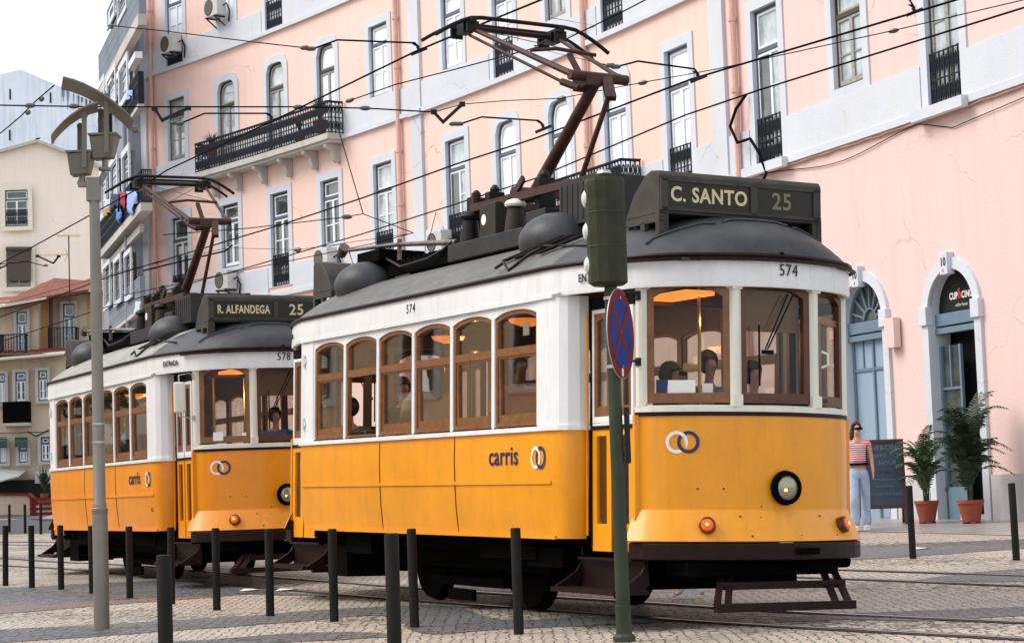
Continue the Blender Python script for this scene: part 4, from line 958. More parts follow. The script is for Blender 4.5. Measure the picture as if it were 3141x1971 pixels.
    b = MB(); b.box((.15, -.36, 3.41), (.32, .30, .30)); cb = obj('control_box', b, 'gear2', T, bevel=.01)
    b = MB(); b.lathe([(.035, .0), (.05, .001)], 16, (.08, 0, 3.42), 'y'); b.v = [(p[0], p[1]-.514, p[2]) for p in b.v]; obj('badge', b, 'paper', cb)
    b = MB(); b.box((1.05, -.40, 3.30), (.36, .2, .18)); obj('relay_box', b, 'gear', T, bevel=.01)
    for x in (-.32, .58):
        for y in (-.45, .45):
            b = MB(); b.lathe([(.10, 3.24), (.07, 3.46), (.05, 3.47), (.05, 3.49)], 12, (x, y, 0)); pi = obj('insulator', b, 'gear2' if x > 0 else 'panto_black', T, smooth=True)
            b = MB(); b.lathe([(.09, 3.48), (.10, 3.50), (.08, 3.53), (.03, 3.55)], 14, (x, y, 0)); obj('insulator_cap', b, 'cream' if (x > 0 and number == '574') else 'panto_black', pi, smooth=True)
    b = MB(); b.tube([(-3.2, -.50, 3.49), (-1.85, -.50, 3.41), (-.55, -.48, 3.29)], [.018, .022, .028], 8); b.tube([(-3.3, -.5, 3.46), (-3.2, -.5, 3.53)], [.05, .06], 8); b.tube([(-3.1, -.5, 3.48), (-2.95, -.5, 3.28)], .012, 6); b.tube([(-1.8, -.5, 3.25), (-1.8, -.5, 3.46)], .025, 6); obj('trolley_pole', b, M['poleiron'], T)
    b = MB() # ladder rungs and handrail on the roof side
    for k in range(5):
        x = 1.75+.20*k
        b.bar(rp(x-.30, -1.0)+Vector((0, 0, .02)), rp(x+.35, -.80)+Vector((0, 0, .05)), .05, .012) if k in (0, 1, 3) else None
    b.tube([rp(1.55, -1.12)+Vector((0, -.01, .03)), rp(1.7, -1.12)+Vector((0, -.01, .06)), rp(1.8, -1.14)+Vector((0, 0, 0)), rp(1.9, -1.0)+Vector((0, 0, .03)), rp(2.05, -.75)+Vector((0, 0, .03))], .014, 6)
    b.tube([rp(2.0, -.92)+Vector((0, 0, .04)), rp(3.0, -.98)+Vector((0, 0, .02))], .010, 6)
    obj('roof_ladder', b, 'panto_black', T)
    b = MB()
    b.tube([(-.6, -.50, 3.30), (-.75, -.52, 3.24), (-1.0, -.56, 3.18), (-1.6, -.58, 3.16), (-2.3, -.50, 3.36)], .014, 6); obj('roof_cable', b, 'panto_black', T); b = MB(); b.tube([(1.0, -.2, 3.5), (1.2, -.3, 3.42), (1.35, -.42, 3.30), (1.55, -.5, 3.34)], .012, 6); obj('roof_cable', b, 'panto_black', T); b = MB()
    b.tube([(.30, -.40, 3.52), (.38, -.44, 3.60), (.50, -.46, 3.56)], .010, 6); obj('roof_cable', b, 'panto_black', T); b = MB(); b.tube([(-.15, -.36, 3.50), (-.3, -.4, 3.6), (-.42, -.42, 3.58)], .010, 6)
    obj('roof_cable', b, 'panto_black', T)
    for x in (-.5, -.12, .85): b = MB(); b.box((x, -.30, 3.50), (.10, .16, .42)); b.lathe([(.04, 3.70), (.05, 3.74), (.02, 3.78)], 8, (x, -.30, 0)); obj('arrester', b, 'panto_black', T, bevel=.01)
    # ---- pantograph
    b = MB(); Mx = 'rust'
    for y in (-.42, .42): b.bar((-.35, y, 3.58), (1.55, y, 3.56), .05, .07)
    for x in (-.3, .1, .85, 1.5): b.bar((x, -.42, 3.56), (x, .42, 3.56), .06, .06)
    b.bar((-.30, -.42, 3.6), (-.30, -.42, 3.72), .04, .04); b.bar((.5, -.42, 3.60), (.68, -.42, 3.72), .03, .06)
    pg = obj('pantograph', b, Mx, T)
    b = MB(); b.tube([(.05, 0, 3.66), (1.24, 0, 4.52)], [.062, .05], 12); b.tube([(.05, -.20, 3.68), (.05, .20, 3.68)], .07, 10); obj('lower_arm', b, Mx, pg, smooth=True)
    b = MB(); b.tube([(.88, 0, 3.60), (1.44, 0, 4.33)], .024, 8); obj('control_rod', b, Mx, pg, smooth=True)
    b = MB(); b.tube([(1.25, -.27, 4.55), (1.25, .30, 4.55)], .045, 10); b.bar((1.27, .08, 4.55), (1.46, .02, 4.33), .09, .05); b.bar((1.05, -.05, 4.5), (1.3, -.05, 4.52), .16, .10); obj('knuckle', b, Mx, pg)
    b = MB(); b.tube([(1.24, -.24, 4.56), (-.40, -.45, 5.29)], [.032, .020], 8); b.tube([(1.24, .26, 4.56), (-.40, .47, 5.29)], [.022, .018], 8); b.tube([(1.16, -.12, 4.46), (.95, -.18, 4.55)], .035, 6); b.tube([(.95, -.18, 4.55), (-.36, -.44, 5.20)], .015, 6)
    b.tube([(-.40, -.45, 5.29), (-.40, .47, 5.29)], .014, 6); ua = obj('upper_arm', b, Mx, pg, smooth=True)
    b = MB(); b.bar((.95, .03, 4.58), (.70, .03, 4.86), .05, .03); b.tube([(.70, -.36, 4.86), (.70, -.1, 4.90), (.70, .30, 4.88)], .018, 6); b.tube([(.70, -.36, 4.86), (-.38, .40, 5.27)], .004, 4); b.tube([(.70, .30, 4.88), (-.38, -.40, 5.27)], .004, 4); obj('stabiliser', b, Mx, pg)
    for dx in (-.17, .13):
        b = MB(); pts = [(-.42+dx, y*(.98 if number == '574' else .93)+(.09 if number == '574' else 0), 5.36-(0 if abs(y) < .5 else (abs(y)-.5)**1.4*.66)) for y in (-.93, -.86, -.76, -.66, -.56, -.44, 0, .44, .56, .66, .76, .86, .93)]
        b.tube(pts, .020 if dx > 0 else .017, 8); obj('collector_bow', b, 'panto_black', pg, smooth=True)
    b = MB()
    for y in (-.46, .46): b.bar((-.66, y, 5.32), (-.22, y, 5.32), .05, .05); b.box((-.42, y, 5.27), (.14, .10, .10)); b.box((-.60, y, 5.26), (.03, .12, .10)); b.box((-.26, y, 5.26), (.03, .12, .10))
    b.box((-.42, 0, 5.285), (.035, .9, .05)); obj('bow_frame', b, 'panto_black', pg)
    return T
def M4(o, a, b, n):
    m = Matrix.Identity(4)
    for i in range(3): m[i][0] = a[i]; m[i][1] = b[i]; m[i][2] = n[i]; m[i][3] = o[i]
    return m
TA = M4([0.07724, 18.69719, 0.34904+.012], [0.45847, -0.88854, -0.01738], [0.88804, 0.45879, -0.02985], [0.03449, -0.00175, 0.9994])
TB = M4([-4.4245, 27.5548, 0.44599+.012], [0.43674, -0.89957, -0.00606], [0.89959, 0.43674, 0.00151], [0.00129, -0.00611, 0.99998])
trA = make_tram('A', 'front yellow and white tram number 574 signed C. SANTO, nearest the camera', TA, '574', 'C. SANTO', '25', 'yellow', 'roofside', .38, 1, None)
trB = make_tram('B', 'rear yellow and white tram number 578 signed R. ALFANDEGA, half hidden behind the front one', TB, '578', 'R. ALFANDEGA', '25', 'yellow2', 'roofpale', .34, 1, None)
# ================================================================== STREET FURNITURE
BOL = [(-6.72, 27.07, .785, 'slim dark iron bollard at the far left edge, in front of the sunlit setts'), (-6.16, 26.15, .785, 'second dark bollard from the left of the long row in front of the trams'), (-5.61, 25.33, .785, 'dark bollard in front of the rear end of tram 578'), (-4.97, 24.07, .785, 'dark bollard half hidden behind the grey lamp post'), (-4.28, 22.71, .785, 'dark bollard just right of the grey lamp post'), (-3.59, 21.31, .785, 'dark bollard hidden behind the thick near bollard, before the door of tram 578'), (-2.93, 19.97, .785, 'dark bollard in front of the left indicator lamp of tram 578'), (-2.27, 18.74, .785, 'dark bollard in front of the headlight side of tram 578'), (-1.60, 17.69, .785, 'dark bollard in front of the rear step of tram 574'), (-.86, 16.57, .785, 'dark bollard right behind the thick one in front of tram 574'), (-.03, 15.44, .785, 'dark bollard left of the green signal pole'),
 (4.31, 22.8, .80, 'dark bollard right of tram 574, in front of the slate board and palms'), (5.14, 21.53, .80, 'dark bollard near the right edge of the photo'),
 (-14.59, 59.3, .80, 'small distant bollard, leftmost of three by the far kerb'), (-13.59, 57.0, .80, 'small distant bollard, middle one of three by the far kerb'), (-12.72, 55.1, .80, 'small distant bollard, rightmost of three by the far kerb'),
 (-1.767, 10.3, .90, 'thickest nearest bollard, cut by the bottom edge, in front of tram 578'), (-.668, 10.8, .935, 'thick near bollard cut by the bottom edge in front of tram 574')]
_wc['bol'] = None
for i, (x, y, h, lb) in enumerate(BOL):
    b = MB(); r = .038; b.lathe([(r, -.1), (r, h-.012), (r-.004, h-.003), (r-.012, h)], 20)
    o = obj('bollard', b, 'bollard', smooth=True, loc=(x, y, gz(x, y))); tag(o, lb, 'bollard', 'dark iron bollards')
    o.rotation_euler = (R(random.uniform(-.5, .5)), R(random.uniform(-.5, .8)), 0)
# lamp post
LY = 18.14
def L_(px, py, dy=0): v = at(px, py, LY); return Vector((v.x, LY+dy, v.z))
lp = thing('street_lamp', 'tall grey lamp post with two projector boxes and two curved reflector plates', 'street lamp', (-3.668, LY, gz(-3.67, LY)))
g = lp.location.z
b = MB(); b.lathe([(.068, -.1), (.068, .95), (.066, 1.03), (.060, 1.035), (.060, 1.09), (.054, 1.10), (.050, 2.6), (.046, 3.84), (.046, 3.90)], 22); obj('pole', b, 'lamppost', lp, smooth=True)
b = MB(); b.lathe([(.066, 1.0), (.070, 1.01), (.070, 1.05), (.058, 1.06)], 22); obj('collar', b, 'lamppost', lp, smooth=True)
b = MB()
for z in (1.62, 1.78): b.lathe([(.056, z), (.056, z+.018)], 16)
obj('clamp_band', b, 'galv', lp)
def lo(name, b, mt, par=lp, **k): return obj(name, b, mt, par, world=(par is lp), **k)
def lsub(name, b, mt, par, **k):
    o = obj(name, b, mt, par, **k); o.matrix_parent_inverse = Matrix.Identity(4); return o
# parts are built in world coordinates below and re-based onto the post
lpi = Matrix.Translation(lp.location).inverted()
def lw(name, b, mt, par=None, **k):
    b.v = [tuple(lpi @ Vector(p)) for p in b.v]; return obj(name, b, mt, par or lp, **k)
b = MB(); b.bar(L_(288, 618), L_(288, 545), .10, .12); b.bar(L_(282, 566), L_(240, 566), .05, .05); b.bar(L_(240, 566), L_(253, 535), .03); b.bar(L_(292, 590), L_(322, 528), .05, .05); b.tube([L_(322, 524), L_(322, 514)], .055, 14); b.tube([L_(254, 572), L_(254, 535)], .026, 10); b.tube([L_(322, 520), L_(322, 488)], .026, 10)
lw('head_bracket', b, 'lamppost', bevel=.006)
def projector(px0, px1, py0, py1, st, tilt):
    """trapezoid projector with two struts rising to the reflector"""
    b = MB(); a, c = L_(px0, py0), L_(px1, py0); d = L_(px0+ (px1-px0)*.10, py1); e = L_(px1-(px1-px0)*.18, py1); vs = []
    for yy, k in ((-.11, 0), (.11, 0)):
        for p in (a, c, e, d): vs.append(Vector((p.x, LY+yy*(1 if p in (a, c) else .75), p.z+(tilt*(p.x-a.x)))))
    b.add(vs, [(0, 1, 2, 3), (7, 6, 5, 4), (0, 4, 5, 1), (1, 5, 6, 2), (2, 6, 7, 3), (3, 7, 4, 0)])
    bx = lw('projector_box', b, 'lampshade', bevel=.008)
    b = MB(); p = (a+c)/2; b.box((p.x, LY, p.z+.012+tilt*.1), (c.x-a.x+.02, .25, .018)); lw('projector_rim', b, 'lampshade', bx)
    for (x, y0, y1, dy) in st:
        b = MB(); b.bar(L_(x, y0, dy), L_(x, y1, dy), .018, .042); b.lathe([(.028, -.014), (.030, 0), (.028, .014)], 14, L_(x+1, y0-2, dy), 'y'); lw('strut', b, 'lampshade', bx)
    return bx
projector(281, 362, 425, 492, ((300, 336, 425, .12), (335, 306, 476, -.12)), .12)
projector(213, 288, 478, 542, ((236, 382, 476, .12), (267, 362, 520, -.12)), .12)
def plate(pts, wv, th=.022):
    """curved reflector plate: pts in the picture plane, wv = width vector"""
    P = [L_(*p) for p in pts]; wv = Vector(wv); b = MB(); n = len(P); vs = []
    for p in P: vs += [p-wv/2, p+wv/2, p+wv/2+Vector((0, 0, th)), p-wv/2+Vector((0, 0, th))]
    fs = [(0, 1, 2, 3), (4*n-1, 4*n-2, 4*n-3, 4*n-4)]
    for i in range(n-1):
        for k in range(4): fs.append((4*i+k, 4*i+4+k, 4*i+4+(k+1) % 4, 4*i+(k+1) % 4))
    b.add(vs, fs); return lw('reflector_plate', b, 'lampshade', bevel=.006)
plate([(190, 258), (222, 266), (254, 278), (286, 294), (318, 313), (350, 337), (380, 363), (405, 388)], (.12, -.47, 0))
plate([(157, 434), (172, 414), (192, 392), (216, 371), (243, 353), (272, 340), (300, 332)], (.085, -.40, 0))
b = MB(); q = L_(410, 392); b.box((q.x+.0, LY+.1, q.z+.0), (.06, .10, .05)); lw('plate_end_cap', b, 'lampshade', bevel=.01)
# green traffic signal with the no-stopping sign
SY = 14.39; sx0 = .699; gs = gz(sx0, SY)
sg = thing('traffic_signal', 'green traffic signal pole seen from behind with ribbed green head', 'traffic light', (sx0, SY, gs))
b = MB(); b.lathe([(.078, -.08), (.078, .035), (.070, .045), (.056, .055), (.054, .20), (.060, .222), (.060, .245), (.050, .25), (.047, 1.4), (.044, 2.52)], 24); obj('pole', b, 'sigpole', sg, smooth=True)
b = MB(); b.lathe([(.11, 2.47), (.138, 2.49), (.142, 3.20), (.136, 3.225), (.05, 3.24), (.05, 3.26), (.0, 3.265)], 12); hd = obj('signal_head', b, 'sighead', sg); hd.location = (-.015, 0, 0)
b = MB()
for z in (2.74, 2.98): b.lathe([(.141, z), (.144, z+.004), (.141, z+.008)], 12)
obj('head_seam', b, 'sigpole', hd)
b = MB(); b.lathe([(.052, 3.262), (.045, 3.285), (0, 3.29)], 14); obj('cap', b, 'galv', hd)
for z in (2.62, 2.86, 3.09):
    b = MB(); b.lathe([(.075, .10), (.07, .140), (.045, .160), (.0, .165)], 16, axis='x'); b.v = [tuple(Matrix.Rotation(R(162), 3, 'Z') @ Vector(p)+Vector((0, 0, z))) for p in b.v]; obj('lens', b, 'lens', hd, smooth=True)
b = MB(); b.box((.078, .02, 1.42), (.035, .10, .39)); obj('side_plate', b, 'iron', sg, bevel=.006)
nn = Vector((.94, -.34, 0)); tt = Vector((.34, .94, 0))
ns = thing('road_sign', 'round no-stopping sign, blue with red rim and red cross, on the green pole', 'road sign', (sx0+.058, SY-.022, gs+2.13), 0)
def disc(b, r, d0, d1, pts=None):
    n = 40; P = pts or [(math.cos(2*math.pi*i/n)*r, math.sin(2*math.pi*i/n)*r) for i in range(n)]; n = len(P)
    vs = [tt*p[0]+Vector((0, 0, p[1]))+nn*d1 for p in P]+[tt*p[0]+Vector((0, 0, p[1]))+nn*d0 for p in P]
    b.add(vs, [tuple(range(n)), tuple(range(2*n-1, n-1, -1))]+[(i, i+n, (i+1) % n+n, (i+1) % n) for i in range(n)])
b = MB(); disc(b, .318, -.006, .0); obj('sign_back', b, 'galv', ns)
b = MB(); disc(b, .312, .0, .003); obj('red_rim', b, 'signred', ns)
b = MB(); disc(b, .245, .003, .005); obj('blue_field', b, 'signblue', ns)
b = MB()
for sgn in (-1, 1):
    w = .024; k = .178; disc(b, 0, .005, .0065+.0006*sgn, [(-k*sgn-w*.7*sgn, -k+w*.7), (-k*sgn+w*.7*sgn, -k-w*.7), (k*sgn+w*.7*sgn, k-w*.7), (k*sgn-w*.7*sgn, k+w*.7)])
obj('red_cross', b, 'signred', ns)
b = MB(); disc(b, 0, .003, .0045, [(-.02, -.30), (.02, -.30), (.02, -.20), (-.02, -.20)]); obj('sticker', b, 'paper', ns)
b = MB()
for z in (-.24, .24): b.v += []; b.lathe([(.052, z), (.052, z+.022)], 16, (-.058, .022, 0)); b.bar((-.02, .02, z+.01), (0, 0, z+.01), .03, .02)
obj('clamp_band', b, 'galv', ns)
# ================================================================== CAFE FRONT
def lin(p): return Vector((p[0], p[1], gz(p[0], p[1])+.007))
bd = thing('menu_board', 'chalked slate A-board with red-brown frame on the pavement between woman and palms', 'menu board', lin((5.80, 32.75)), R(-6))
W2, H2 = .64, 1.33
def bt(p, lean=.20): return (p[0], -.22+lean*p[2]/H2*1.0, p[2])
b = MB()
for x in (-W2/2+.025, W2/2-.025): b.bar(bt((x, 0, 0)), bt((x, 0, H2)), .05, .035)
for z in (.27, H2-.02): b.bar(bt((-W2/2, 0, z)), bt((W2/2, 0, z)), .035, .05)
obj('frame', b, 'boardframe', bd)
b = MB()
for x in (-W2/2+.025, W2/2-.025): b.bar((x, .30, 0), (x, 0, H2), .045, .03)
b.bar((-W2/2, .24, .27), (W2/2, .24, .27), .03, .05); obj('rear_leg', b, 'boardframe', bd)
b = MB(); b.add([bt((-W2/2+.04, 0, .29)), bt((W2/2-.04, 0, .29)), bt((W2/2-.04, 0, H2-.04)), bt((-W2/2+.04, 0, H2-.04))], [(0, 1, 2, 3)]); pn = obj('slate', b, 'board', bd)
b = MB(); b.tube([(-.1, -.14, .26), (-.05, -.1, .10), (.05, .1, .10), (.1, .2, .26)], .006, 5); obj('chain', b, 'galv', bd)
ln = Vector((0, -1, .15)).normalized(); lu = Vector((1, 0, 0))
for s, z, sz, mt, x in (('CUP&CINO', 1.20, .11, 'chalk', .02), ('HAPPY', 1.07, .10, 'chalk', -.10), ('HOUR', .96, .10, 'chalk', .06), ('!!', 1.06, .13, 'chalk', .24), ('2 cafes', .82, .065, 'chalkred', 0), ('30% desconto', .70, .060, 'chalk', .0), ('nas bebidas', .60, .060, 'chalk', 0), ('TODOS OS DIAS!', .47, .072, 'chalk', 0)):
    p = Vector(bt((x, 0, z)))+ln*.006; text('chalk_text', s, sz, mt, pn, frame(p, lu, ln), sx=.95)
# palms
def palm(label, loc, n, lmin, lmax, pot, mt, seed, h0):
    random.seed(seed); th = thing('potted_palm', label, 'potted palm', loc, 0, 'palms in terracotta pots')
    b = MB(); b.lathe([(pot*.66, .02), (pot*.95, .30), (pot*1.03, .30), (pot*1.03, .35), (pot*.9, .35), (pot*.88, .31), (0.01, .31)], 20)
    for a in range(4): b.box((pot*.5*math.cos(a*1.57), pot*.5*math.sin(a*1.57), .012), (.07, .07, .024))
    obj('pot', b, 'terracotta', th, smooth=True)
    b = MB()
    for i in range(4):
        a = i*1.6; b.tube([(math.cos(a)*.03, math.sin(a)*.03, .3), (math.cos(a)*.05, math.sin(a)*.05, .3+h0*.8)], [.016, .008], 6)
    obj('stem', b, 'leaf_d', th)
    b = MB()
    for i in range(n):
        a = random.uniform(0, 6.283); l = random.uniform(lmin, lmax); z0 = .32+h0*random.random()*.9
        d = Vector((math.cos(a), math.sin(a), 0)); up = random.uniform(.95, 1.7); bend = random.uniform(.35, .95)
        pts = []
        for k in range(11):
            t = k/10; pts.append(Vector((0, 0, z0))+d*(l*(.12*t+.75*t*t*bend))+Vector((0, 0, l*(up*t-.85*bend*t*t*t))))
        b.tube(pts, [.007-.0005*k for k in range(11)], 4, cap=False)
        for k in range(2, 11):
            for sd in (-1, 1):
                for jj in (0, .5):
                    if k == 10 and jj: continue
                    p = pts[k] if not jj else (pts[k]+pts[min(k+1, 10)])/2
                    tg = (pts[min(k+1, 10)]-pts[k-1]).normalized(); side = tg.cross(Vector((0, 0, 1)))
                    if side.length < .05: side = Vector((-d.y, d.x, 0))
                    side = side.normalized()*sd; ll = l*.30*(1-abs(k-5.5)/8)*random.uniform(.8, 1.1)
                    tip = p+side*ll*.72+tg*ll*.55-Vector((0, 0, ll*.35)); mid = (p+tip)/2+Vector((0, 0, ll*.10)); w = tg*.013
                    b.add([p-w*.5, p+w*.5, mid+w, mid-w, tip], [(0, 1, 2, 3), (3, 2, 4)])
    obj('fronds', b, mt, th); return th
palm('left potted palm, smaller and thinner, in a terracotta pot by the cafe doorway', lin((6.36, 32.3)), 40, .45, .78, .185, 'leaf', 3, .55)
palm('right potted palm, larger and bushier, in a terracotta pot before the cafe doorway', lin((6.86, 31.45)), 72, .50, .92, .20, 'leaf_d', 5, .85)
b = MB(); random.seed(4)
vs = [(-.14, -.02, .0), (-.05, -.06, .035), (.06, -.05, .012), (.15, -.02, .05), (.16, .06, .01), (.03, .07, .055), (-.08, .06, .02), (.0, .0, .085)]
b.add(vs, [(0, 1, 7), (1, 2, 7), (2, 3, 7), (3, 4, 7), (4, 5, 7), (5, 6, 7), (6, 0, 7)]); o = obj('crumpled_paper', b, 'paper', loc=(1.45, 18.3, gz(1.45, 18.3)+.01)); tag(o, 'crumpled white paper litter on the setts under the front of tram 574', 'litter')
for x, y, lb in ((-2.98, 22.9, 'small flat scrap of paper on the dark paving left of the two rear step bollards'), (-2.55, 22.6, 'longer scrap of paper beside the small one near the tram rails'), (4.75, 24.6, 'small white scrap on the paving behind the right-hand bollard')):
    b = MB(); b.add([(-.12, -.05, 0), (.10, -.06, .012), (.13, .05, .004), (-.08, .06, .02)], [(0, 1, 2, 3)]); tag(obj('paper_scrap', b, 'paper', loc=(x, y, gz(x, y)+.012)), lb, 'litter')
# ================================================================== PEOPLE
def skin(name, nodes, edges, mt, parent, sub=2, loc=(0, 0, 0)):
    ks = list(nodes); me = bpy.data.meshes.new(name); me.from_pydata([nodes[k][0] for k in ks], [(ks.index(a), ks.index(c)) for a, c in edges], [])
    o = bpy.data.objects.new(name, me); col.objects.link(o); o.parent = parent; o.location = loc
    md = o.modifiers.new('skin', 'SKIN'); md.use_smooth_shade = True; md.branch_smoothing = .6
    for i, k in enumerate(ks):
        r = nodes[k][1]; r = (r, r) if not isinstance(r, tuple) else r
        me.skin_vertices[0].data[i].radius = r
    me.skin_vertices[0].data[0].use_root = True
    s = o.modifiers.new('sub', 'SUBSURF'); s.levels = s.render_levels = sub
    me.materials.append(mt if not isinstance(mt, str) else M[mt]); return o
def blob(name, c, r, mt, parent, rot=None, cut=None, seg=16):
    b = MB(); pr = [(math.sin(math.pi*i/10), -math.cos(math.pi*i/10)) for i in range(11)]; b.lathe(pr, seg)
    Rm = rot or Matrix.Identity(3); vs = []
    for v in b.v:
        v = Vector((v[0]*r[0], v[1]*r[1], v[2]*r[2]))
        if cut: v = cut(v)
        vs.append(tuple(Rm @ v+Vector(c)))
    b.v = vs; return obj(name, b, mt, parent, smooth=True)
def seated(label, par_m, p, rz, shirt, hair, long=False, glasses=False, scale=1, arm=0):
    th = thing('person', label, 'person', mw=par_m @ Matrix.Translation(p) @ Matrix.Rotation(R(rz), 4, 'Z') @ Matrix.Scale(scale, 4), group='people riding in the trams')
    N = {'pel': ((0, 0, .10), (.13, .10)), 'ch': ((0, -.02, .32), (.13, .09)), 'ub': ((0, -.015, .46), (.10, .07)), 'nk': ((0, 0, .545), .034), 'jaw': ((0, .03, .615), (.046, .05)), 'hd': ((0, .015, .69), (.068, .084)), 'cr': ((0, .0, .755), (.045, .055)),
         'nose': ((0, .10, .665), .012)}
    Ed = [('pel', 'ch'), ('ch', 'ub'), ('ub', 'nk'), ('nk', 'jaw'), ('jaw', 'hd'), ('hd', 'cr'), ('hd', 'nose')]
    for s, q in ((-1, 'l'), (1, 'r')):
        az = arm if s < 0 else 0
        N.update({'sh'+q: ((s*.17, -.01, .47), .055), 'el'+q: ((s*.22, .06+az*.1, .24+az*.12), .042), 'wr'+q: ((s*.14, .27+az*.08, .22+az*.1), .03), 'hn'+q: ((s*.12, .34+az*.08, .22+az*.1), (.035, .02)), 'kn'+q: ((s*.10, .40, .10), .065), 'ft'+q: ((s*.10, .42, -.32), .045)})
        Ed += [('ub', 'sh'+q), ('sh'+q, 'el'+q), ('el'+q, 'wr'+q), ('wr'+q, 'hn'+q), ('pel', 'kn'+q), ('kn'+q, 'ft'+q)]
    skin('body', N, Ed, 'skin', th)
    S = {k: (N[k][0], tuple(x+.035 for x in (N[k][1] if isinstance(N[k][1], tuple) else (N[k][1],)*2))) for k in N if k[:2] in ('pe', 'ch', 'ub', 'sh', 'el')}
    skin('shirt', S, [e for e in Ed if e[0] in S and e[1] in S], shirt, th)
    def hc(v): return Vector((v.x, v.y if v.y < .03 or v.z > .03 else .03, v.z))
    blob('hair', (0, -.012, .705), (.080, .098, .098), hair, th, cut=hc)
    if long: blob('long_hair', (0, -.06, .60), (.085, .06, .16), hair, th)
    if glasses:
        b = MB(); b.box((0, .098, .70), (.13, .012, .028)); obj('glasses', b, 'black', th)
    return th
for nme, c in (('black_jacket', (.02, .025, .025)), ('tan_top', (.55, .50, .42)), ('orange_shirt', (.9, .13, .03)), ('grey_shirt', (.20, .22, .24)), ('blue_shirt', (.10, .17, .35)), ('dark_jacket', (.03, .03, .04)), ('green_top', (.10, .18, .12))): M[nme] = mat(nme, c, .85, var=.2, vscale=10)
M['hair_b'] = mat('brown_hair', (.07, .035, .018), .6); M['hair_g'] = mat('grey_hair', (.18, .16, .14), .7); 
seated('passenger in dark jacket at the third side window of tram 574', TA, (-.95, -.84, 1.26), -95, 'black_jacket', 'hair')
seated('brown-haired woman in pale top leaning her arms at the fourth side window of tram 574', TA, (-.25, -.84, 1.36), 92, 'tan_top', 'hair_b', True, arm=1)
seated('passenger in an orange shirt at the sixth side window of tram 574', TA, (1.40, -.84, 1.34), -92, 'orange_shirt', 'hair_g')
seated('passenger in a dark green top at the first side window of tram 574', TA, (-2.2, -.84, 1.12), 90, 'green_top', 'hair')
seated('man with glasses seen through the large front window of tram 574', TA, (2.80, -.22, 1.20), -55, 'dark_jacket', 'hair_b', glasses=True)
seated('dark-haired colleague in grey shirt standing beside the driver of tram 574', TA, (3.04, -.03, 1.28), -95, 'grey_shirt', 'hair')
seated('driver in grey shirt at the controls of tram 574', TA, (3.16, .30, 1.20), -88, 'grey_shirt', 'hair', arm=1)
seated('driver in blue shirt leaning forward in the cab of tram 578', TB, (3.20, .16, 1.26), -88, 'blue_shirt', 'hair', arm=1)
seated('passenger in dark clothes at the last side window of tram 578', TB, (1.45, -.84, 1.30), -95, 'dark_jacket', 'hair')
seated('passenger in pale green top at the middle side windows of tram 578', TB, (-.2, -.84, 1.24), 92, 'green_top', 'hair_b')
# the walking woman
wl = lin((5.08, 30.83))
wo = thing('person', 'woman walking in sunglasses, red and white striped top and pale flared jeans', 'person', wl, R(172))
# local: facing +Y, x = her right ... her own left is -x
N = {'pel': ((0, 0, .90), (.135, .10)), 'wa': ((0, .0, 1.05), (.105, .08)), 'ch': ((0, 0, 1.24), (.135, .09)), 'nk': ((0, -.005, 1.385), .043), 'jaw': ((-.012, .022, 1.455), (.05, .055)), 'hd': ((-.008, .01, 1.52), (.066, .078)), 'cr': ((0, -.01, 1.575), (.045, .055)), 'nose': ((-.055, .075, 1.485), .009), 'chin': ((-.035, .055, 1.435), .02)}
Ed = [('pel', 'wa'), ('wa', 'ch'), ('ch', 'nk'), ('nk', 'jaw'), ('jaw', 'hd'), ('hd', 'cr'), ('hd', 'nose'), ('jaw', 'chin')]
for s, q, fy in ((-1, 'l', -.10), (1, 'r', .10)):
    N.update({'sh'+q: ((s*.155, 0, 1.325), .042), 'el'+q: ((s*.20, -.03-fy*.3, 1.08), .033), 'wr'+q: ((s*.215, .02+(-fy)*.5, .87), .024), 'pa'+q: ((s*.215, .03+(-fy)*.5, .82), (.024, .014)),
        'hp'+q: ((s*.085, 0, .80), .088), 'kn'+q: ((s*.09, fy*1.0+.05, .48), .058), 'an'+q: ((s*.085, fy*1.5, .09), .04), 'to'+q: ((s*.09, fy*1.5+.12, .035), (.035, .028))})
    Ed += [('ch', 'sh'+q), ('sh'+q, 'el'+q), ('el'+q, 'wr'+q), ('wr'+q, 'pa'+q), ('pel', 'hp'+q), ('hp'+q, 'kn'+q), ('kn'+q, 'an'+q), ('an'+q, 'to'+q)]
    for f, (dx, dz, l) in enumerate(((-.018, 0, .062), (-.006, 0, .072), (.006, 0, .068), (.017, 0, .055), (-.034, .035, .045))):
        px, py, pz = N['pa'+q][0]; N['f%d%s' % (f, q)] = ((px+s*dx*.3, py+dx, pz+dz-.015), .0075); N['g%d%s' % (f, q)] = ((px-s*.006, py+dx*1.2+.012, pz+dz-l), .006)
        Ed += [('pa'+q, 'f%d%s' % (f, q)), ('f%d%s' % (f, q), 'g%d%s' % (f, q))]
skin('body', N, Ed, 'skin', wo)
st = mat('striped_top', (.75, .70, .68), .85); t_ = st.node_tree; tc = t_.nodes.new('ShaderNodeTexCoord'); wv = t_.nodes.new('ShaderNodeTexWave'); wv.bands_direction = 'Z'; wv.inputs['Scale'].default_value = 9.5; wv.inputs['Distortion'].default_value = .6
rp_ = t_.nodes.new('ShaderNodeValToRGB'); rp_.color_ramp.elements[0].position = .42; rp_.color_ramp.elements[1].position = .50; rp_.color_ramp.elements[0].color = (.42, .02, .035, 1); rp_.color_ramp.elements[1].color = (.75, .66, .64, 1)
t_.links.new(tc.outputs['Object'], wv.inputs['Vector']); t_.links.new(wv.outputs['Color'], rp_.inputs['Fac']); t_.links.new(rp_.outputs['Color'], t_.nodes['Principled BSDF'].inputs['Base Color'])
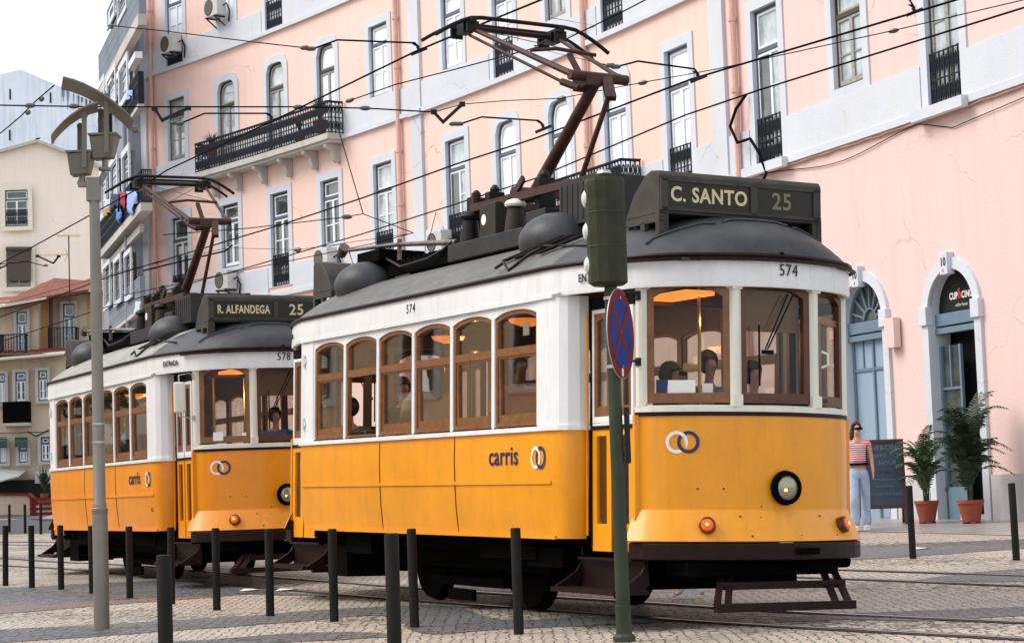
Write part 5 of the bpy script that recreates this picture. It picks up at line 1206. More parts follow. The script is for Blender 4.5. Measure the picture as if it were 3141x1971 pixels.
skin('top', {'a': ((0, 0, .96), (.135, .10)), 'b': ((0, 0, 1.06), (.122, .095)), 'c': ((0, 0, 1.22), (.158, .112)), 'c2': ((0, 0, 1.30), (.135, .10)), 'd': ((-.155, 0, 1.31), .056), 'e': ((.155, 0, 1.31), .056), 'f': ((-.195, 0, 1.22), .046), 'g': ((.195, 0, 1.22), .046)}, [('a', 'b'), ('b', 'c'), ('c', 'c2'), ('c2', 'd'), ('c2', 'e'), ('d', 'f'), ('e', 'g')], st, wo)
J = {'a': ((0, 0, .90), (.152, .112)), 'a0': ((0, 0, .975), (.140, .105))}; JE = [('a', 'a0')]
for q in 'lr':
    J['h'+q] = (N['hp'+q][0], .100); J['k'+q] = (N['kn'+q][0], .072); a = N['an'+q][0]; k = N['kn'+q][0]; J['m'+q] = (tuple((a[i]+k[i])/2 for i in range(3)), .074); J['e'+q] = ((a[0], a[1]+.01, .06), .092); JE += [('a', 'h'+q), ('h'+q, 'k'+q), ('k'+q, 'm'+q), ('m'+q, 'e'+q)]
skin('jeans', J, JE, 'jeans', wo)
b = MB(); b.lathe([(.154, .965), (.156, 1.0), (.150, 1.0)], 20); b.v = [(x*1.0, y*.80, z) for x, y, z in b.v]; obj('belt', b, 'black', wo)
blob('hair', (0, -.018, 1.535), (.078, .088, .085), 'hair', wo, cut=lambda v: Vector((v.x, min(v.y, .035) if v.z < .03 else v.y, v.z)))
blob('long_hair', (.03, -.06, 1.40), (.075, .05, .17), 'hair', wo)
b = MB(); b.box((-.038, .072, 1.508), (.125, .03, .036), Matrix.Rotation(R(32), 3, 'Z')); obj('sunglasses', b, 'black', wo, bevel=.008)
for s, q in ((-1, 'l'), (1, 'r')):
    x, y, z = N['to'+q][0]; b = MB(); b.box((x, y-.05, .035), (.085, .24, .07)); b.box((x, y-.05, .01), (.09, .25, .02)); obj('sneaker', b, 'paper', wo, bevel=.018)
# ================================================================== BUILDINGS AT LEFT, FAR END
def slabbld(mb, px, Y, depth, dz=0):
    """solid block whose front outline is given by photo points at distance Y"""
    P = [at(x, y, Y) for x, y in px]; n = len(P)
    mb.add([p for p in P]+[p+Vector((0, depth, 0)) for p in P], [tuple(range(n)), tuple(range(2*n-1, n-1, -1))]+[(i, i+n, (i+1) % n+n, (i+1) % n) for i in range(n)])
def bwin(bld, x0, x1, y0, y1, Y, style='g', pane='d', kind='rect', sur=.2, surround='stone_old', rail=0, t=None, sill=True, depth=.2):
    a = at((x0+x1)/2, y1, Y); k = FPX/Y
    return add_window(bld, a, t or Vector((1, 0, 0)), (x1-x0)/k, (y1-y0)/k, kind, style, pane, rail, sill, bld.matrix_basis.inverted(), surround, depth, sur)
# windows on solid blocks sit in front of the wall face: a frame box proud of it
def bwin2(bld, x0, x1, y0, y1, Y, **k):
    k['depth'] = .02; w = bwin(bld, x0, x1, y0, y1, Y-.24, **k); return w
M['far_trim'] = mat('cream_stone_trim', (.74, .70, .58), .8, var=.1)
H1 = thing('cream_house', 'low cream house with terracotta tiled roofs, balconies and awning at the far left', 'building', at(60, 1575, 98))
b = MB(); slabbld(b, [(-560, 1600), (-560, 1100), (200, 1078), (345, 1070), (345, 1600)], 97.6, 9); slabbld(b, [(-560, 1110), (-560, 940), (118, 915), (118, 1090)], 98, 8); slabbld(b, [(157, 1085), (157, 905), (283, 885), (330, 885), (330, 1075)], 99, 8)
obj('wall', b, 'creamwall', H1, world=True)
b = MB(); slabbld(b, [(118, 1090), (118, 915), (157, 908), (157, 1085)], 98.6, 5); slabbld(b, [(272, 1078), (272, 892), (283, 890), (283, 1078)], 98.9, 2); obj('ochre_strip', b, 'ochre', H1, world=True)
def roofmesh(pts, faces, nm='roof'):
    b = MB(); P = [at(x, y, Y) for x, y, Y in pts]; n = len(P); b.add(P+[p-Vector((0, 0, .12)) for p in P], list(faces)+[tuple(i+n for i in f) for f in faces]); return obj(nm, b, 'tile', H1, world=True)
roofmesh([(-560, 950, 97), (20, 938, 97), (145, 912, 97), (165, 857, 102), (125, 869, 102), (62, 907, 99.5), (258, 864, 103), (285, 890, 98)], [(0, 1, 5), (1, 2, 3, 4, 5), (2, 7, 6, 3)])
roofmesh([(270, 893, 98.6), (345, 900, 98.6), (345, 828, 103), (312, 836, 103), (262, 864, 102)], [(0, 1, 2, 3, 4)])
roofmesh([(-560, 1105, 96.8), (200, 1083, 96.8), (200, 1066, 98.2), (-560, 1086, 98.2)], [(0, 1, 2, 3)], 'ledge_tiles')
for (xa, ya), (xb, yb), Y in (((-50, 950), (143, 914), 96.9), ((127, 913), (283, 891), 97.9), ((-50, 1106), (198, 1085), 96.7)):
    n = 46; b = MB()
    for i in range(n):
        p = at(xa+(xb-xa)*i/n, ya+(yb-ya)*i/n, Y); b.tube([p, p+Vector((0, .35, .12))], .055, 6)
    obj('eave_tiles', b, 'far_trim', H1, world=True)
b = MB()
for i in range(30): # rounded tile rows climbing the roof
    f = i/29; p = at(20+125*f, 938-26*f, 96.95); q = at(62+103*f, 905-46*f, 99.6+2.3*f); b.tube([p, q], .09, 6)
for i in range(30):
    f = i/29; p = at(145+140*f, 912-22*f, 97+f); q = at(165+93*f, 857+7*f, 102+f); b.tube([p, q], .09, 6)
for i in range(14):
    f = i/13; p = at(270+70*f, 893+7*f, 98.5); q = at(262+78*f, 863-30*f, 102.5); b.tube([p, q], .09, 6)
obj('tile_rows', b, 'tile', H1, world=True)
b = MB(); b.tube([at(156, 915, 98.4), at(156, 1085, 98.4)], .09, 8); obj('drainpipe', b, 'wbrown', H1, world=True)
for a in ((52, 84, 955, 1090, 98), (195, 231, 930, 1078, 99), (-4, 16, 1146, 1236, 97.6), (48, 80, 1140, 1233, 97.6), (118, 146, 1135, 1228, 97.6), (-2, 21, 1352, 1420, 97.6), (58, 85, 1368, 1418, 97.6), (126, 153, 1339, 1415, 97.6)): bwin2(H1, *a, style='k', pane='d' if a[2] < 1340 or a[0] > 100 else 'm', sur=.14)
def far_rail(bld, x0, x1, y0, y1, Y, out, mt='iron', solid=False, slab='stone_old'):
    p = at((x0+x1)/2, y1, Y); k = FPX/Y; w, h = (x1-x0)/k, (y1-y0)/k
    b = MB(); b.box((p.x, p.y-out/2, p.z-.08), (w+.1, out, .14)); s_ = obj('balcony', b, slab, bld, world=True)
    b = MB()
    if solid: b.box((p.x, p.y-out, p.z+h/2), (w, .04, h)); b.box((p.x-w/2, p.y-out/2, p.z+h/2), (.04, out, h)); b.box((p.x+w/2, p.y-out/2, p.z+h/2), (.04, out, h))
    else:
        n = int(w/.13)
        for i in range(n+1): b.box((p.x-w/2+w*i/n, p.y-out, p.z+h/2), (.03, .03, h))
        for i in range(5):
            for sx in (-1, 1): b.box((p.x+sx*w/2, p.y-out*(i+.5)/5, p.z+h/2), (.03, .03, h))
        b.box((p.x, p.y-out, p.z+h), (w, .05, .05)); b.box((p.x, p.y-out, p.z+.06), (w, .04, .04))
        for sx in (-1, 1): b.box((p.x+sx*w/2, p.y-out/2, p.z+h), (.05, out, .05))
    r_ = obj('railing', b, mt, bld, world=True); r_.parent = s_; r_.matrix_parent_inverse = Matrix.Identity(4)
far_rail(H1, 13, 90, 1029, 1092, 98, .8); far_rail(H1, 160, 243, 1008, 1079, 99, .8); far_rail(H1, 21, 95, 1233, 1297, 97.6, .7, 'under', True)
M['awning'] = mat('grey_awning_cloth', (.30, .33, .31), .8, var=.2); M['awning_g'] = mat('green_awning_cloth', (.03, .06, .045), .8)
for x0, x1, y, dy in ((-4, 22, 1340, 14), (45, 84, 1340, 14)):
    P = at(x0, y, 97.5), at(x1, y, 97.5), at(x1, y+dy, 96.8), at(x0, y+dy, 96.8); b = MB(); b.add(list(P)+[p-Vector((0, 0, .25)) for p in P], [(0, 1, 2, 3), (3, 2, 6, 7), (0, 3, 7, 4), (1, 5, 6, 2)]); obj('window_awning', b, 'awning_g', H1, world=True)
b = MB(); b.add([at(-60, 1432, 97.5), at(83, 1440, 97.5), at(60, 1458, 94.8), at(-60, 1490, 94.8)], [(0, 1, 2, 3)]); b.add([at(60, 1458, 94.8), at(-60, 1490, 94.8), at(-60, 1494, 94.8), at(60, 1462, 94.8)], [(0, 1, 2, 3)]); obj('shop_awning', b, 'awning', H1, world=True)
b = MB(); p0, p1 = at(-560, 1555, 97.3), at(100, 1470, 97.3); b.box(((p0.x+p1.x)/2+1, 97.3, (p0.z+p1.z)/2), (abs(p1.x-p0.x)+2, .3, abs(p1.z-p0.z))); obj('shop_front', b, 'blackp', H1, world=True)
b = MB(); b.add([at(-560, 1345, 97.4), at(160, 1322, 97.4), at(160, 1324, 97.35), at(-560, 1347, 97.35)], [(0, 1, 2, 3)]); b.tube([at(85, 1322, 97.3), at(110, 1338, 97.3), at(150, 1318, 97.3)], .03, 5); obj('cable', b, 'wire', H1, world=True)
a_ = at(137, 1482, 97.5); ax = thing('air_conditioner', 'air conditioner beside the awning of the cream house', 'air conditioner', a_, 0)
b = MB(); b.box((0, -.2, .28), (.75, .35, .55)); obj('casing', b, 'acwhite', ax, bevel=.02); b = MB(); b.lathe([(.21, -.39), (.21, -.375)], 18, (.05, 0, .28), 'y'); obj('fan_grille', b, 'black', ax)
lw1 = MB(); slabbld(lw1, [(-560, 1576), (-560, 1517), (82, 1517), (114, 1545), (114, 1578)], 92, .5); o = obj('low_wall', lw1, 'creamwall'); tag(o, 'low cream garden wall with red coping in front of the cream house', 'wall')
c_ = MB(); slabbld(c_, [(-560, 1518), (-560, 1511), (84, 1511), (116, 1538), (116, 1545), (82, 1518)], 91.9, .7); cp_ = obj('coping', c_, 'signred', o)
pt = at(137, 1583, 91); pl = thing('planter', 'red slatted wooden planter at the end of the low cream wall', 'planter', pt)
b = MB()
for k in range(4): b.box((0, 0, .12+.22*k), (1.15, .7, .13))
for x in (-.5, .5): b.box((x, 0, .40), (.10, .74, .85))
obj('box', b, 'signred', pl)
spiky('potted_plant', 'dark spiky plant growing out of the red planter', pt+Vector((0, 0, .7)), 1.4, 90, 'leaf_d', .18, sp=.8)
# tiled wall building
M['far_trim'] = mat('cream_stone_trim', (.74, .70, .58), .8, var=.1)
TW = thing('tiled_building', 'tall pinkish tile-clad gable building behind the cream house', 'building', at(100, 1000, 112))
tm = plaster('glazed_tile_wall', (.88, .77, .67), (.88, .80, .73), (.84, .69, .57)); t_ = tm.node_tree; br = t_.nodes.new('ShaderNodeTexBrick'); br.inputs['Scale'].default_value = 3.4; br.offset = 0; br.inputs['Brick Width'].default_value = .5; br.inputs['Row Height'].default_value = .5; br.inputs['Mortar Size'].default_value = .035
mp = t_.nodes.new('ShaderNodeMapping'); mp.inputs['Rotation'].default_value = (R(90), 0, 0); t_.links.new([n for n in t_.nodes if n.type == 'TEX_COORD'][0].outputs['Object'], mp.inputs['Vector']); t_.links.new(mp.outputs[0], br.inputs['Vector'])
mx = t_.nodes.new('ShaderNodeMix'); mx.data_type = 'RGBA'; mx.blend_type = 'MULTIPLY'; mx.inputs['Factor'].default_value = .14; lk = t_.nodes['Principled BSDF'].inputs['Base Color'].links[0].from_socket
br.inputs['Color1'].default_value = (1, 1, 1, 1); br.inputs['Color2'].default_value = (.9, .9, .9, 1); br.inputs['Mortar'].default_value = (.45, .45, .45, 1)
t_.links.new(lk, mx.inputs['A']); t_.links.new(br.outputs['Color'], mx.inputs['B']); t_.links.new(mx.outputs['Result'], t_.nodes['Principled BSDF'].inputs['Base Color'])
b = MB(); slabbld(b, [(-560, 1560), (-560, 560), (0, 470), (116, 438), (231, 480), (345, 530), (345, 1560)], 112, 10); obj('wall', b, tm, TW, world=True)
b = MB()
for (xa, ya), (xb, yb) in (((-560, 558), (0, 466)), ((0, 466), (116, 434)), ((116, 434), (231, 476)), ((231, 476), (345, 526))): b.bar(at(xa, ya, 111.9), at(xb, yb, 111.9), .5, .16)
obj('roof_edge', b, 'stone_old', TW, world=True)
bwin2(TW, 16, 87, 580, 694, 112, style='k', pane='d', sur=.24, surround='far_trim', rail=1); w_ = bwin2(TW, 20, 95, 760, 879, 112, style='o', pane='d', sur=.24, surround='far_trim')
b = MB(); b.add([at(20, 762, 111.6), at(95, 762, 111.6), at(95, 861, 111.5), at(20, 861, 111.5)], [(0, 1, 2, 3)]); b.tube([at(19, 763, 111.6), at(96, 763, 111.6)], .12, 8); obj('roller_shutter', b, 'wbrown', TW, world=True)
an = at(214, 930, 97); ant = thing('tv_antenna', 'thin television antenna mast rising above the tiled roof', 'antenna', an)
b = MB(); k = 97/FPX; b.tube([(0, 0, 0), (0, 0, 210*k)], .03, 6); obj('mast', b, 'iron', ant); b = MB(); b.bar((-36*k, 0, 211*k), (36*k, 0, 207*k), .04)
for i in range(9): b.bar(((-34+i*8)*k, -.25, 211*k), ((-34+i*8)*k, .25, 211*k), .02)
b.bar((-110*k, 0, 152*k), (0, 0, 150*k), .03)
for i in range(14): b.bar((-i*8*k, 0, 155*k-.1), (-i*8*k, 0, 155*k+.03), .02)
b.bar((-14*k, 0, 170*k), (-4*k, 0, 152*k), .03); b.bar((-14*k, 0, 130*k), (-4*k, 0, 150*k), .03); obj('aerial', b, 'brass', ant)
# blue-white gable far behind
GBd = thing('gable_building', 'pale blue-white gable wall with narrow slits and dark stains, farthest left', 'building', at(100, 600, 132))
b = MB(); slabbld(b, [(-560, 700), (-560, 420), (0, 228), (65, 214), (130, 243), (305, 318), (345, 335), (345, 700)], 132, 12); obj('wall', b, 'gablewall', GBd, world=True)
for x, y in ((31, 290), (155, 300), (30, 415), (163, 424)):
    b = MB(); p = at(x, y, 131.98); b.box(p, (.10, .04, .68)); obj('slit_window', b, 'blackp', GBd, world=True)
b = MB(); random.seed(9)
for i in range(38):
    x = random.uniform(178, 300); y = 243+(x-130)*.43+4; l = random.uniform(8, 60); w = random.uniform(1, 5)
    b.add([at(x, y, 131.97), at(x+w, y, 131.97), at(x+w*.6, y+l, 131.97), at(x+w*.2, y+l, 131.97)], [(0, 1, 2, 3)])
obj('rain_stains', b, mat('rain_stain', (.20, .24, .29), .9), GBd, world=True)
bi = MB(); bp_ = at(113, 433, 111.9); bi.lathe([(.0, -.22), (.06, -.12), (.10, 0), (.06, .1), (.05, .14), (.06, .18), (.0, .24)], 10); bi.v = [(z*.9, x, y*.8+z*.35+.1) for x, y, z in bi.v]; o = obj('pigeon', bi, 'iron', loc=bp_, smooth=True); tag(o, 'small dark bird perched on the peak of the tiled gable', 'bird')
# blue-grey corner house next to the pink building
BA, BBp = Vector((-12.0, 64.6, 0)), Vector((-14.25, 71.8, 0))
BL = (BA-BBp).length; bt_ = (BA-BBp).normalized(); bn = Vector((bt_.y, -bt_.x, 0))
def bh(px, py, out=0):
    d = ray(px, py); o = BBp+bn*out; den = d.x*bn.x+1*bn.y; k = (o.x*bn.x+o.y*bn.y)/den; return Vector((0, 0, EYE))+d*k
BGd = thing('corner_house', 'narrow blue-grey corner house with iron balconies left of the pink building', 'building', BBp)
b = MB(); zt = bh(380, 140).z
vs = []
P4 = [BBp, BA+bt_*.5, BA+bt_*.5-bn*7, BBp-bn*7]
b.add([Vector((p.x, p.y, -.5)) for p in P4]+[Vector((p.x, p.y, zt)) for p in P4], [(0, 1, 5, 4), (1, 2, 6, 5), (2, 3, 7, 6), (3, 0, 4, 7), (4, 5, 6, 7)])
P4b = [p-bn*.5 for p in P4]; zt2 = bh(400, -60).z
b.add([Vector((p.x, p.y, zt)) for p in P4b]+[Vector((p.x, p.y, zt2)) for p in P4b], [(0, 1, 5, 4), (1, 2, 6, 5), (2, 3, 7, 6), (3, 0, 4, 7), (4, 5, 6, 7)])
obj('wall', b, 'bluewall', BGd, world=True)
bgi = BGd.matrix_basis.inverted()
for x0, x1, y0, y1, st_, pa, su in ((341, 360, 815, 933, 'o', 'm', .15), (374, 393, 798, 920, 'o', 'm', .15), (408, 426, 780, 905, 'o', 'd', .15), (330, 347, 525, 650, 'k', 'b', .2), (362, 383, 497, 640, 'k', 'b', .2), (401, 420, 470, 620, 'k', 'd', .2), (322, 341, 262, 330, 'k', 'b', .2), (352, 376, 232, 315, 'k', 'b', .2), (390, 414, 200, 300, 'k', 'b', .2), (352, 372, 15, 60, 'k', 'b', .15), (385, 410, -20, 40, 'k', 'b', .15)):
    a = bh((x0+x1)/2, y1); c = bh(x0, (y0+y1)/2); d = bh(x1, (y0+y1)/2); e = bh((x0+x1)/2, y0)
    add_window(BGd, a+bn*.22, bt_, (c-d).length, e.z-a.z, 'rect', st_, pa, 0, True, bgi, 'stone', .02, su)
def bgbox(nm, mt, x0, y0, x1, y1, out, h, ztop=False):
    a = bh(x0, y0, out); c = bh(x1, y1, out); zz = (a.z+c.z)/2; sa = (a-BBp).dot(bt_); sc = (c-BBp).dot(bt_); b = MB()
    m_ = (BBp+bt_*(sa+sc)/2+bn*out/2); b.box((m_.x, m_.y, zz+(-h/2)), (abs(sc-sa), out, h), Matrix((bt_, -bn, Vector((0, 0, 1)))).transposed()); return obj(nm, b, mt, BGd, world=True), sa, sc, zz
def bgrail(sa, sc, z, h, out, par, solid=False, mt='iron'):
    b = MB(); n = max(2, int((sc-sa)/.12)); Rm = Matrix((bt_, -bn, Vector((0, 0, 1)))).transposed()
    for i in range(n+1):
        p = BBp+bt_*(sa+(sc-sa)*i/n)+bn*out; b.box((p.x, p.y, z+h/2), (.035, .03, h), Rm)
    m_ = BBp+bt_*(sa+sc)/2+bn*out
    for zz in (.05, h*.4, h*.7, h): b.box((m_.x, m_.y, z+zz), (sc-sa, .04, .04), Rm)
    if solid: b.box((m_.x, m_.y, z+h/2), (sc-sa, .02, h*.96), Rm)
    for ss in (sa, sc):
        m2 = BBp+bt_*ss+bn*out/2
        for zz in (.05, h*.5, h): b.box((m2.x, m2.y, z+zz), (.04, out, .04), Rm)
        for j in range(6): q = BBp+bt_*ss+bn*out*(j+.5)/6; b.box((q.x, q.y, z+h/2), (.03, .03, h), Rm)
    r_ = obj('railing', b, mt, BGd, world=True)
s_, sa, sc, zz = bgbox('balcony', 'stone_old', 303, 738, 432, 662, .34, .24); bgrail(sa+.02, sc, zz, .95, .31, s_, mt='iron')
s_, sa, sc, zz = bgbox('cornice', 'stone_old', 300, 205, 425, 122, .24, .35); bgrail(sa+.02, sc, zz, 1.15, .2, s_, True, mt='bluewall')
s_, sa, sc, zz = bgbox('balcony', 'stone_old', 384, 360, 424, 338, .18, .12); bgrail(sa, sc, zz, .95, .16, s_)
s_, sa, sc, zz = bgbox('balcony', 'stone_old', 311, 432, 328, 424, .18, .12); bgrail(sa, sc, zz, .95, .16, s_)
s_, sa, sc, zz = bgbox('balcony', 'stone_old', 334, 1000, 430, 962, .16, .12); bgrail(sa, sc, zz, .9, .14, s_, True, mt='bluewall')
bgbox('band', 'stone_old', 318, 790, 430, 712, .12, .22)
for x0, y0, x1, y1 in ((322, 250, 341, 240), (350, 222, 377, 206), (388, 190, 414, 172)): bgbox('shutter_hood', 'white', x0, y0, x1, y1, .22, .2)
b = MB(); a = bh(388, 120); c = bh(395, 1000); b.tube([BBp+bt_*((a-BBp).dot(bt_))+bn*.12+Vector((0, 0, z)) for z in (c.z-3, a.z)], .07, 8); obj('drainpipe', b, 'bluewall', BGd, world=True)
# laundry on the corner house
def cloth(x0, x1, y0, y1, out, mt, label, seed):
    random.seed(seed); a = bh(x0, y0, out); c = bh(x1, y0, out); d = bh((x0+x1)/2, y1, out); b = MB(); n, m_ = 7, 6; vs = []
    for j in range(m_+1):
        for i in range(n+1):
            p = a.lerp(c, i/n); f = j/m_; vs.append(p+bn*(.06*math.sin(i*1.7+seed)*f+.03*random.random())+Vector((0, 0, (d.z-(a.z+c.z)/2)*f*(.85+.3*math.sin(i*.9+seed)))) + bt_*(.05*math.sin(j+seed)))
    b.add(vs, [(j*(n+1)+i, j*(n+1)+i+1, (j+1)*(n+1)+i+1, (j+1)*(n+1)+i) for j in range(m_) for i in range(n)])
    o = obj('laundry', b, mt, smooth=True); md = o.modifiers.new('th', 'SOLIDIFY'); md.thickness = .015; tag(o, label, 'laundry', 'laundry hung on the balconies')
for nme, c in (('cloth_white', (.55, .62, .75)), ('cloth_blue', (.10, .22, .55)), ('cloth_navy', (.02, .035, .09)), ('cloth_sky', (.28, .42, .80)), ('cloth_ochre', (.50, .30, .04)), ('cloth_red', (.30, .02, .04))): M[nme] = mat(nme, c, .9, var=.2)
cloth(326, 345, 612, 640, .40, 'cloth_white', 'white cloth hanging at the left of the laundry balcony', 1)
cloth(343, 368, 595, 645, .40, 'cloth_navy', 'dark navy clothes in the middle of the laundry balcony', 2)
cloth(366, 388, 588, 640, .38, 'cloth_red', 'dark red cloth among the laundry on the iron balcony', 3)
cloth(358, 374, 640, 682, .39, 'cloth_blue', 'blue cloth hanging low over the balcony slab', 4)
cloth(390, 420, 586, 652, .38, 'cloth_sky', 'large pale blue shirt at the right of the laundry balcony', 5)
cloth(318, 338, 640, 660, .40, 'cloth_ochre', 'ochre yellow cloth at the lower left of the laundry', 6)
cloth(392, 408, 278, 305, .22, 'cloth_sky', 'small pale blue cloth on the upper balcony of the blue-grey house', 7)
cloth(418, 433, 925, 965, .22, 'cloth_white', 'white cloth hanging on the lowest balcony behind tram 578', 8)
# building across the square (outside the picture, seen in the reflections)
ob_ = thing('square_building', 'long beige building on the other side of the square, out of view', 'building', (-15, 14, 0))
b = MB(); A0, A1 = Vector((-17, 4, 0)), Vector((-34, 82, 0)); tt2 = (A1-A0).normalized(); n2 = Vector((tt2.y, -tt2.x, 0)); L2 = (A1-A0).length
b.add([A0, A1, A1-n2*9, A0-n2*9]+[p+Vector((0, 0, 9.6)) for p in (A0, A1, A1-n2*9, A0-n2*9)], [(0, 1, 5, 4), (1, 2, 6, 5), (2, 3, 7, 6), (3, 0, 4, 7), (4, 5, 6, 7)]); obj('wall', b, mat('beige_plaster', (.80, .60, .38), .9, var=.15, vscale=.4), ob_, world=True)
b = MB(); c = MB(); Rm = Matrix((tt2, -n2, Vector((0, 0, 1)))).transposed()
for i in range(20):
    for z in (1.2, 4.6):
        p = A0+tt2*(2+i*L2/20.5); b.box((p.x+n2.x*.02, p.y+n2.y*.02, z+1.1), (1.5, .10, 2.6), Rm); c.box((p.x+n2.x*.06, p.y+n2.y*.06, z+1.1), (1.1, .10, 2.2), Rm)
obj('window_surround', b, 'white', ob_, world=True); obj('window', c, 'blackp', ob_, world=True)
for i in range(1, 2): # street tree before it
    x, y = (-10.5, 26) if i == 0 else ((-12.5, 37) if i == 1 else ((-9.5, 14) if i == 2 else (-18.5, 58)))
    random.seed(20+i); tr = thing('street_tree', 'leafy street tree on the square beyond the left edge of the picture', 'tree', (x-1, y, gz(x, y)))
    b = MB(); b.tube([(0, 0, 0), (.1, 0, 1.6), (0, .1, 3.2)], [.16, .12, .08], 8)
    for k in range(5): a = k*1.3; b.tube([(0, 0, 2.2+.2*k), (math.cos(a)*1.2, math.sin(a)*1.2, 3.6+.3*k)], [.06, .02], 5)
    obj('trunk', b, 'wbrown', tr); b = MB()
    for k in range(1500):
        v = Vector([random.gauss(0, 1) for _ in range(3)]).normalized()*random.random()**.4; p = Vector((v.x*1.6, v.y*1.6, 4.1+v.z*1.4)); a = Vector([random.gauss(0, .12) for _ in range(3)]); c_2 = Vector([random.gauss(0, .12) for _ in range(3)])
        b.add([p, p+a, p+a+c_2, p+c_2], [(0, 1, 2, 3)])
    obj('crown', b, 'leaf', tr)
# ================================================================== OVERHEAD LINES
def wire(pts, label, r=.010, z=None, mode='z', name='overhead_wire', beads=()):
    P = [atz(x, y, z) if mode == 'z' else at(x, y, Y) for x, y, *q in pts for Y in [q[0] if q else None]]
    b = MB(); b.tube(P, r, 6); o = obj(name, b, 'wire'); tag(o, label, 'wire', 'overhead tram wires')
    for (x, y) in beads:
        p = atz(x, y, z) if mode == 'z' else at(x, y, pts[0][2]); d = (P[-1]-P[0]).normalized(); k = (p-Vector((0, 0, EYE))).length/20
        c = MB(); c.tube([p-d*.05*k, p-d*.02*k, p+d*.02*k, p+d*.05*k], [.012*k, .024*k, .024*k, .012*k], 8); obj('insulator', c, 'insul', o, smooth=True)
    return o
CZ = 5.83
wire([(-400, 1010), (89, 763), (423, 579), (514, 521), (839, 370), (1273, 159), (1400, 106), (1660, 0), (1800, -60)], 'contact wire crossing from mid left up over the heads of both pantographs', .010, 5.78)
wire([(-400, 1120), (330, 850), (627, 760), (860, 690), (1109, 608), (1400, 503), (1640, 425), (2118, 244), (2785, 45), (2933, 0), (3150, -70)], 'thick contact wire rising behind the front pantograph to the upper right', .012, 6.0)
wire([(-400, 1180), (330, 940), (760, 820), (1109, 718), (1400, 625), (1640, 548), (2100, 354), (2330, 276), (3141, 24), (3600, -120)], 'lower thick contact wire rising to the right edge below the other', .011, 6.0)
S = 24
wire([(330, 78, 30), (500, 95, 29), (800, 132, 25), (961, 150, 23.5)], 'span wire from the corner house to the upper left pull-off', .008, mode='Y', beads=((340, 82), (938, 147)))
wire([(-400, 318, 26), (0, 323, 26), (300, 328, 26), (655, 328, 26), (908, 328, 26), (1120, 332, 26), (1331, 344, 26)], 'level span wire passing behind the lamp heads at upper left', .010, mode='Y', beads=((92, 324), (226, 326), (915, 329), (1120, 332)))
wire([(1331, 344, 26), (1417, 320, 26), (1550, 309, 26), (1720, 302, 25), (1790, 288, 25), (1967, 254, 24), (2200, 212, 23), (2737, 95, 22), (3141, 0, 21), (3600, -90, 20)], 'thin span wire running right from the middle pull-off', .006, mode='Y', beads=((1723, 302), (1972, 254), (2741, 95)))
wire([(-300, 640, 36), (0, 410, 30), (60, 360, 28), (110, 310, 27), (166, 262, 26)], 'stay wire with beads at the far left above the tiled gable', .009, mode='Y', beads=((86, 345), (128, 304)))
wire([(1075, 308, 30), (1215, 259, 29), (1400, 212, 28), (1729, 124, 27), (1909, 37, 26), (1980, 0, 26), (2100, -50, 26)], 'stay wire from the balcony plants up to the top edge', .009, mode='Y', beads=((1073, 308),))
wire([(1030, 370, 40), (1114, 656, 36)], 'steep guy wire dropping from the balcony end', .010, mode='Y')
wire([(500, 720, 36), (760, 700, 36), (1040, 668, 36), (1114, 656, 36), (1268, 714, 36)], 'thin wire meeting the steep guy wire, left of the second drainpipe', .009, mode='Y', beads=((1064, 665),))
wire([(380, 905, 40), (700, 838, 38), (1000, 777, 36), (1150, 745, 36), (1268, 714, 36)], 'thin lower wire over the rear tram sign', .008, mode='Y')
wire([(-40, 950, 50), (0, 936, 50), (200, 880, 48), (420, 820, 46), (700, 760, 44), (912, 766, 44), (1268, 715, 36)], 'very thin wire over the tiled roof', .006, mode='Y', beads=((913, 766),))
wire([(1690, 55, 24), (1830, 80, 24), (1640, 148, 24), (1840, 195, 24)], 'short feeder wire near the front pantograph head', .004, mode='Y')
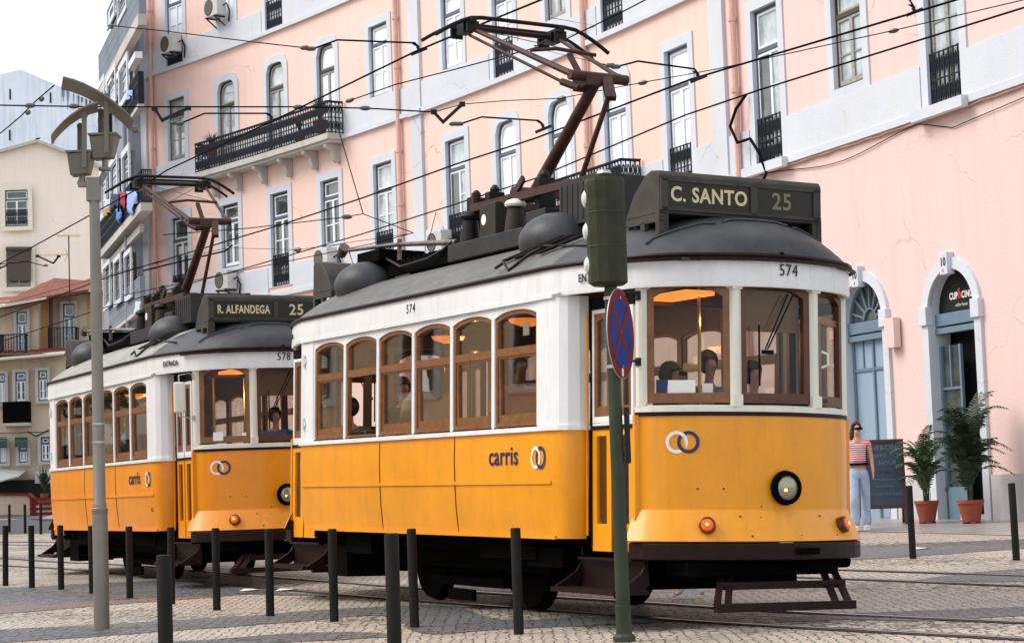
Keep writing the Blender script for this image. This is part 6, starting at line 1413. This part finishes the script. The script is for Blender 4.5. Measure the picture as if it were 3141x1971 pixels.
def pulloff(label, arm, vee, beads, Y, up=None):
    th = thing('pull_off_arm', label, 'wire support', at(*arm[-1], Y), 0, 'pull-off arms holding the contact wires')
    I = Matrix.Translation(th.location).inverted(); b = MB(); b.tube([I @ at(x, y, Y) for x, y in arm], .011, 6); obj('arm', b, 'wire', th)
    if vee:
        b = MB()
        for q in vee: b.bar(I @ at(*q[0], Y), I @ at(*q[1], Y), .035, .035)
        for q in vee: p = I @ at(*q[0], Y); b.box(p, (.07, .07, .05))
        obj('vee_bracket', b, 'iron', th)
    for x, y in beads:
        p = I @ at(x, y, Y); c = MB(); c.tube([p-Vector((.055, 0, 0)), p-Vector((.03, 0, 0)), p+Vector((.03, 0, 0)), p+Vector((.055, 0, 0))], [.012, .026, .026, .012], 8); obj('insulator', c, 'insul', th, smooth=True)
    b = MB(); x, y = arm[-1]; b.bar(I @ at(x-26, y+22, Y), I @ at(x+24, y+2, Y), .035, .03); b.bar(I @ at(x-6, y-2, Y), I @ at(x+2, y+14, Y), .03, .03); b.add([I @ at(x-24, y-12, Y), I @ at(x-8, y-12, Y), I @ at(x+4, y+4, Y), I @ at(x-12, y-4, Y)], [(0, 1, 2, 3)]); obj('wire_clamp', b, 'iron', th)
pulloff('pull-off arm below the level span wire in front of the long balcony windows', [(556, 378), (628, 348), (820, 348), (836, 360)], [((475, 334), (500, 374)), ((577, 332), (500, 368))], [(533, 377), (552, 379)], 26)
pulloff('pull-off arm at upper left beside the second pilaster', [(961, 150), (1035, 123), (1273, 132), (1286, 146)], [], [(935, 147), (954, 150)], 23)
pulloff('pull-off arm in the centre left of the front pantograph rod', [(1412, 380), (1478, 359), (1652, 370), (1668, 384)], [((1331, 344), (1362, 378)), ((1418, 320), (1362, 372))], [(1392, 380), (1408, 380)], 24)
pulloff('pull-off arm right of the front pantograph elbow', [(1888, 206), (1957, 188), (2131, 212), (2144, 230)], [], [(1872, 201), (1888, 205)], 22)
pulloff('pull-off clamp at the top right edge above the brown windows', [(2660, -60), (2790, 0), (2806, 26)], [], [], 21)
pulloff('far small pull-off arm over the tiled roof at left', [(135, 815), (86, 802), (0, 810)], [((115, 785), (165, 808)), ((180, 786), (165, 806))], [(140, 814)], 45)
wire([(1639, 140, 24), (1750, 155, 23), (1835, 195, 22), (1872, 201, 22)], 'short stay wire ending at the right pull-off arm', .008, mode='Y')
wire([(440, 830, 30), (560, 800, 29), (690, 770, 28), (712, 752, 27)], 'short wire pair behind the rear pantograph arm', .012, mode='Y')
wire([(1385, 215, 55), (1345, 620, 52), (1310, 760, 50)], 'thin loose cable hanging down the pink facade', .010, mode='Y')
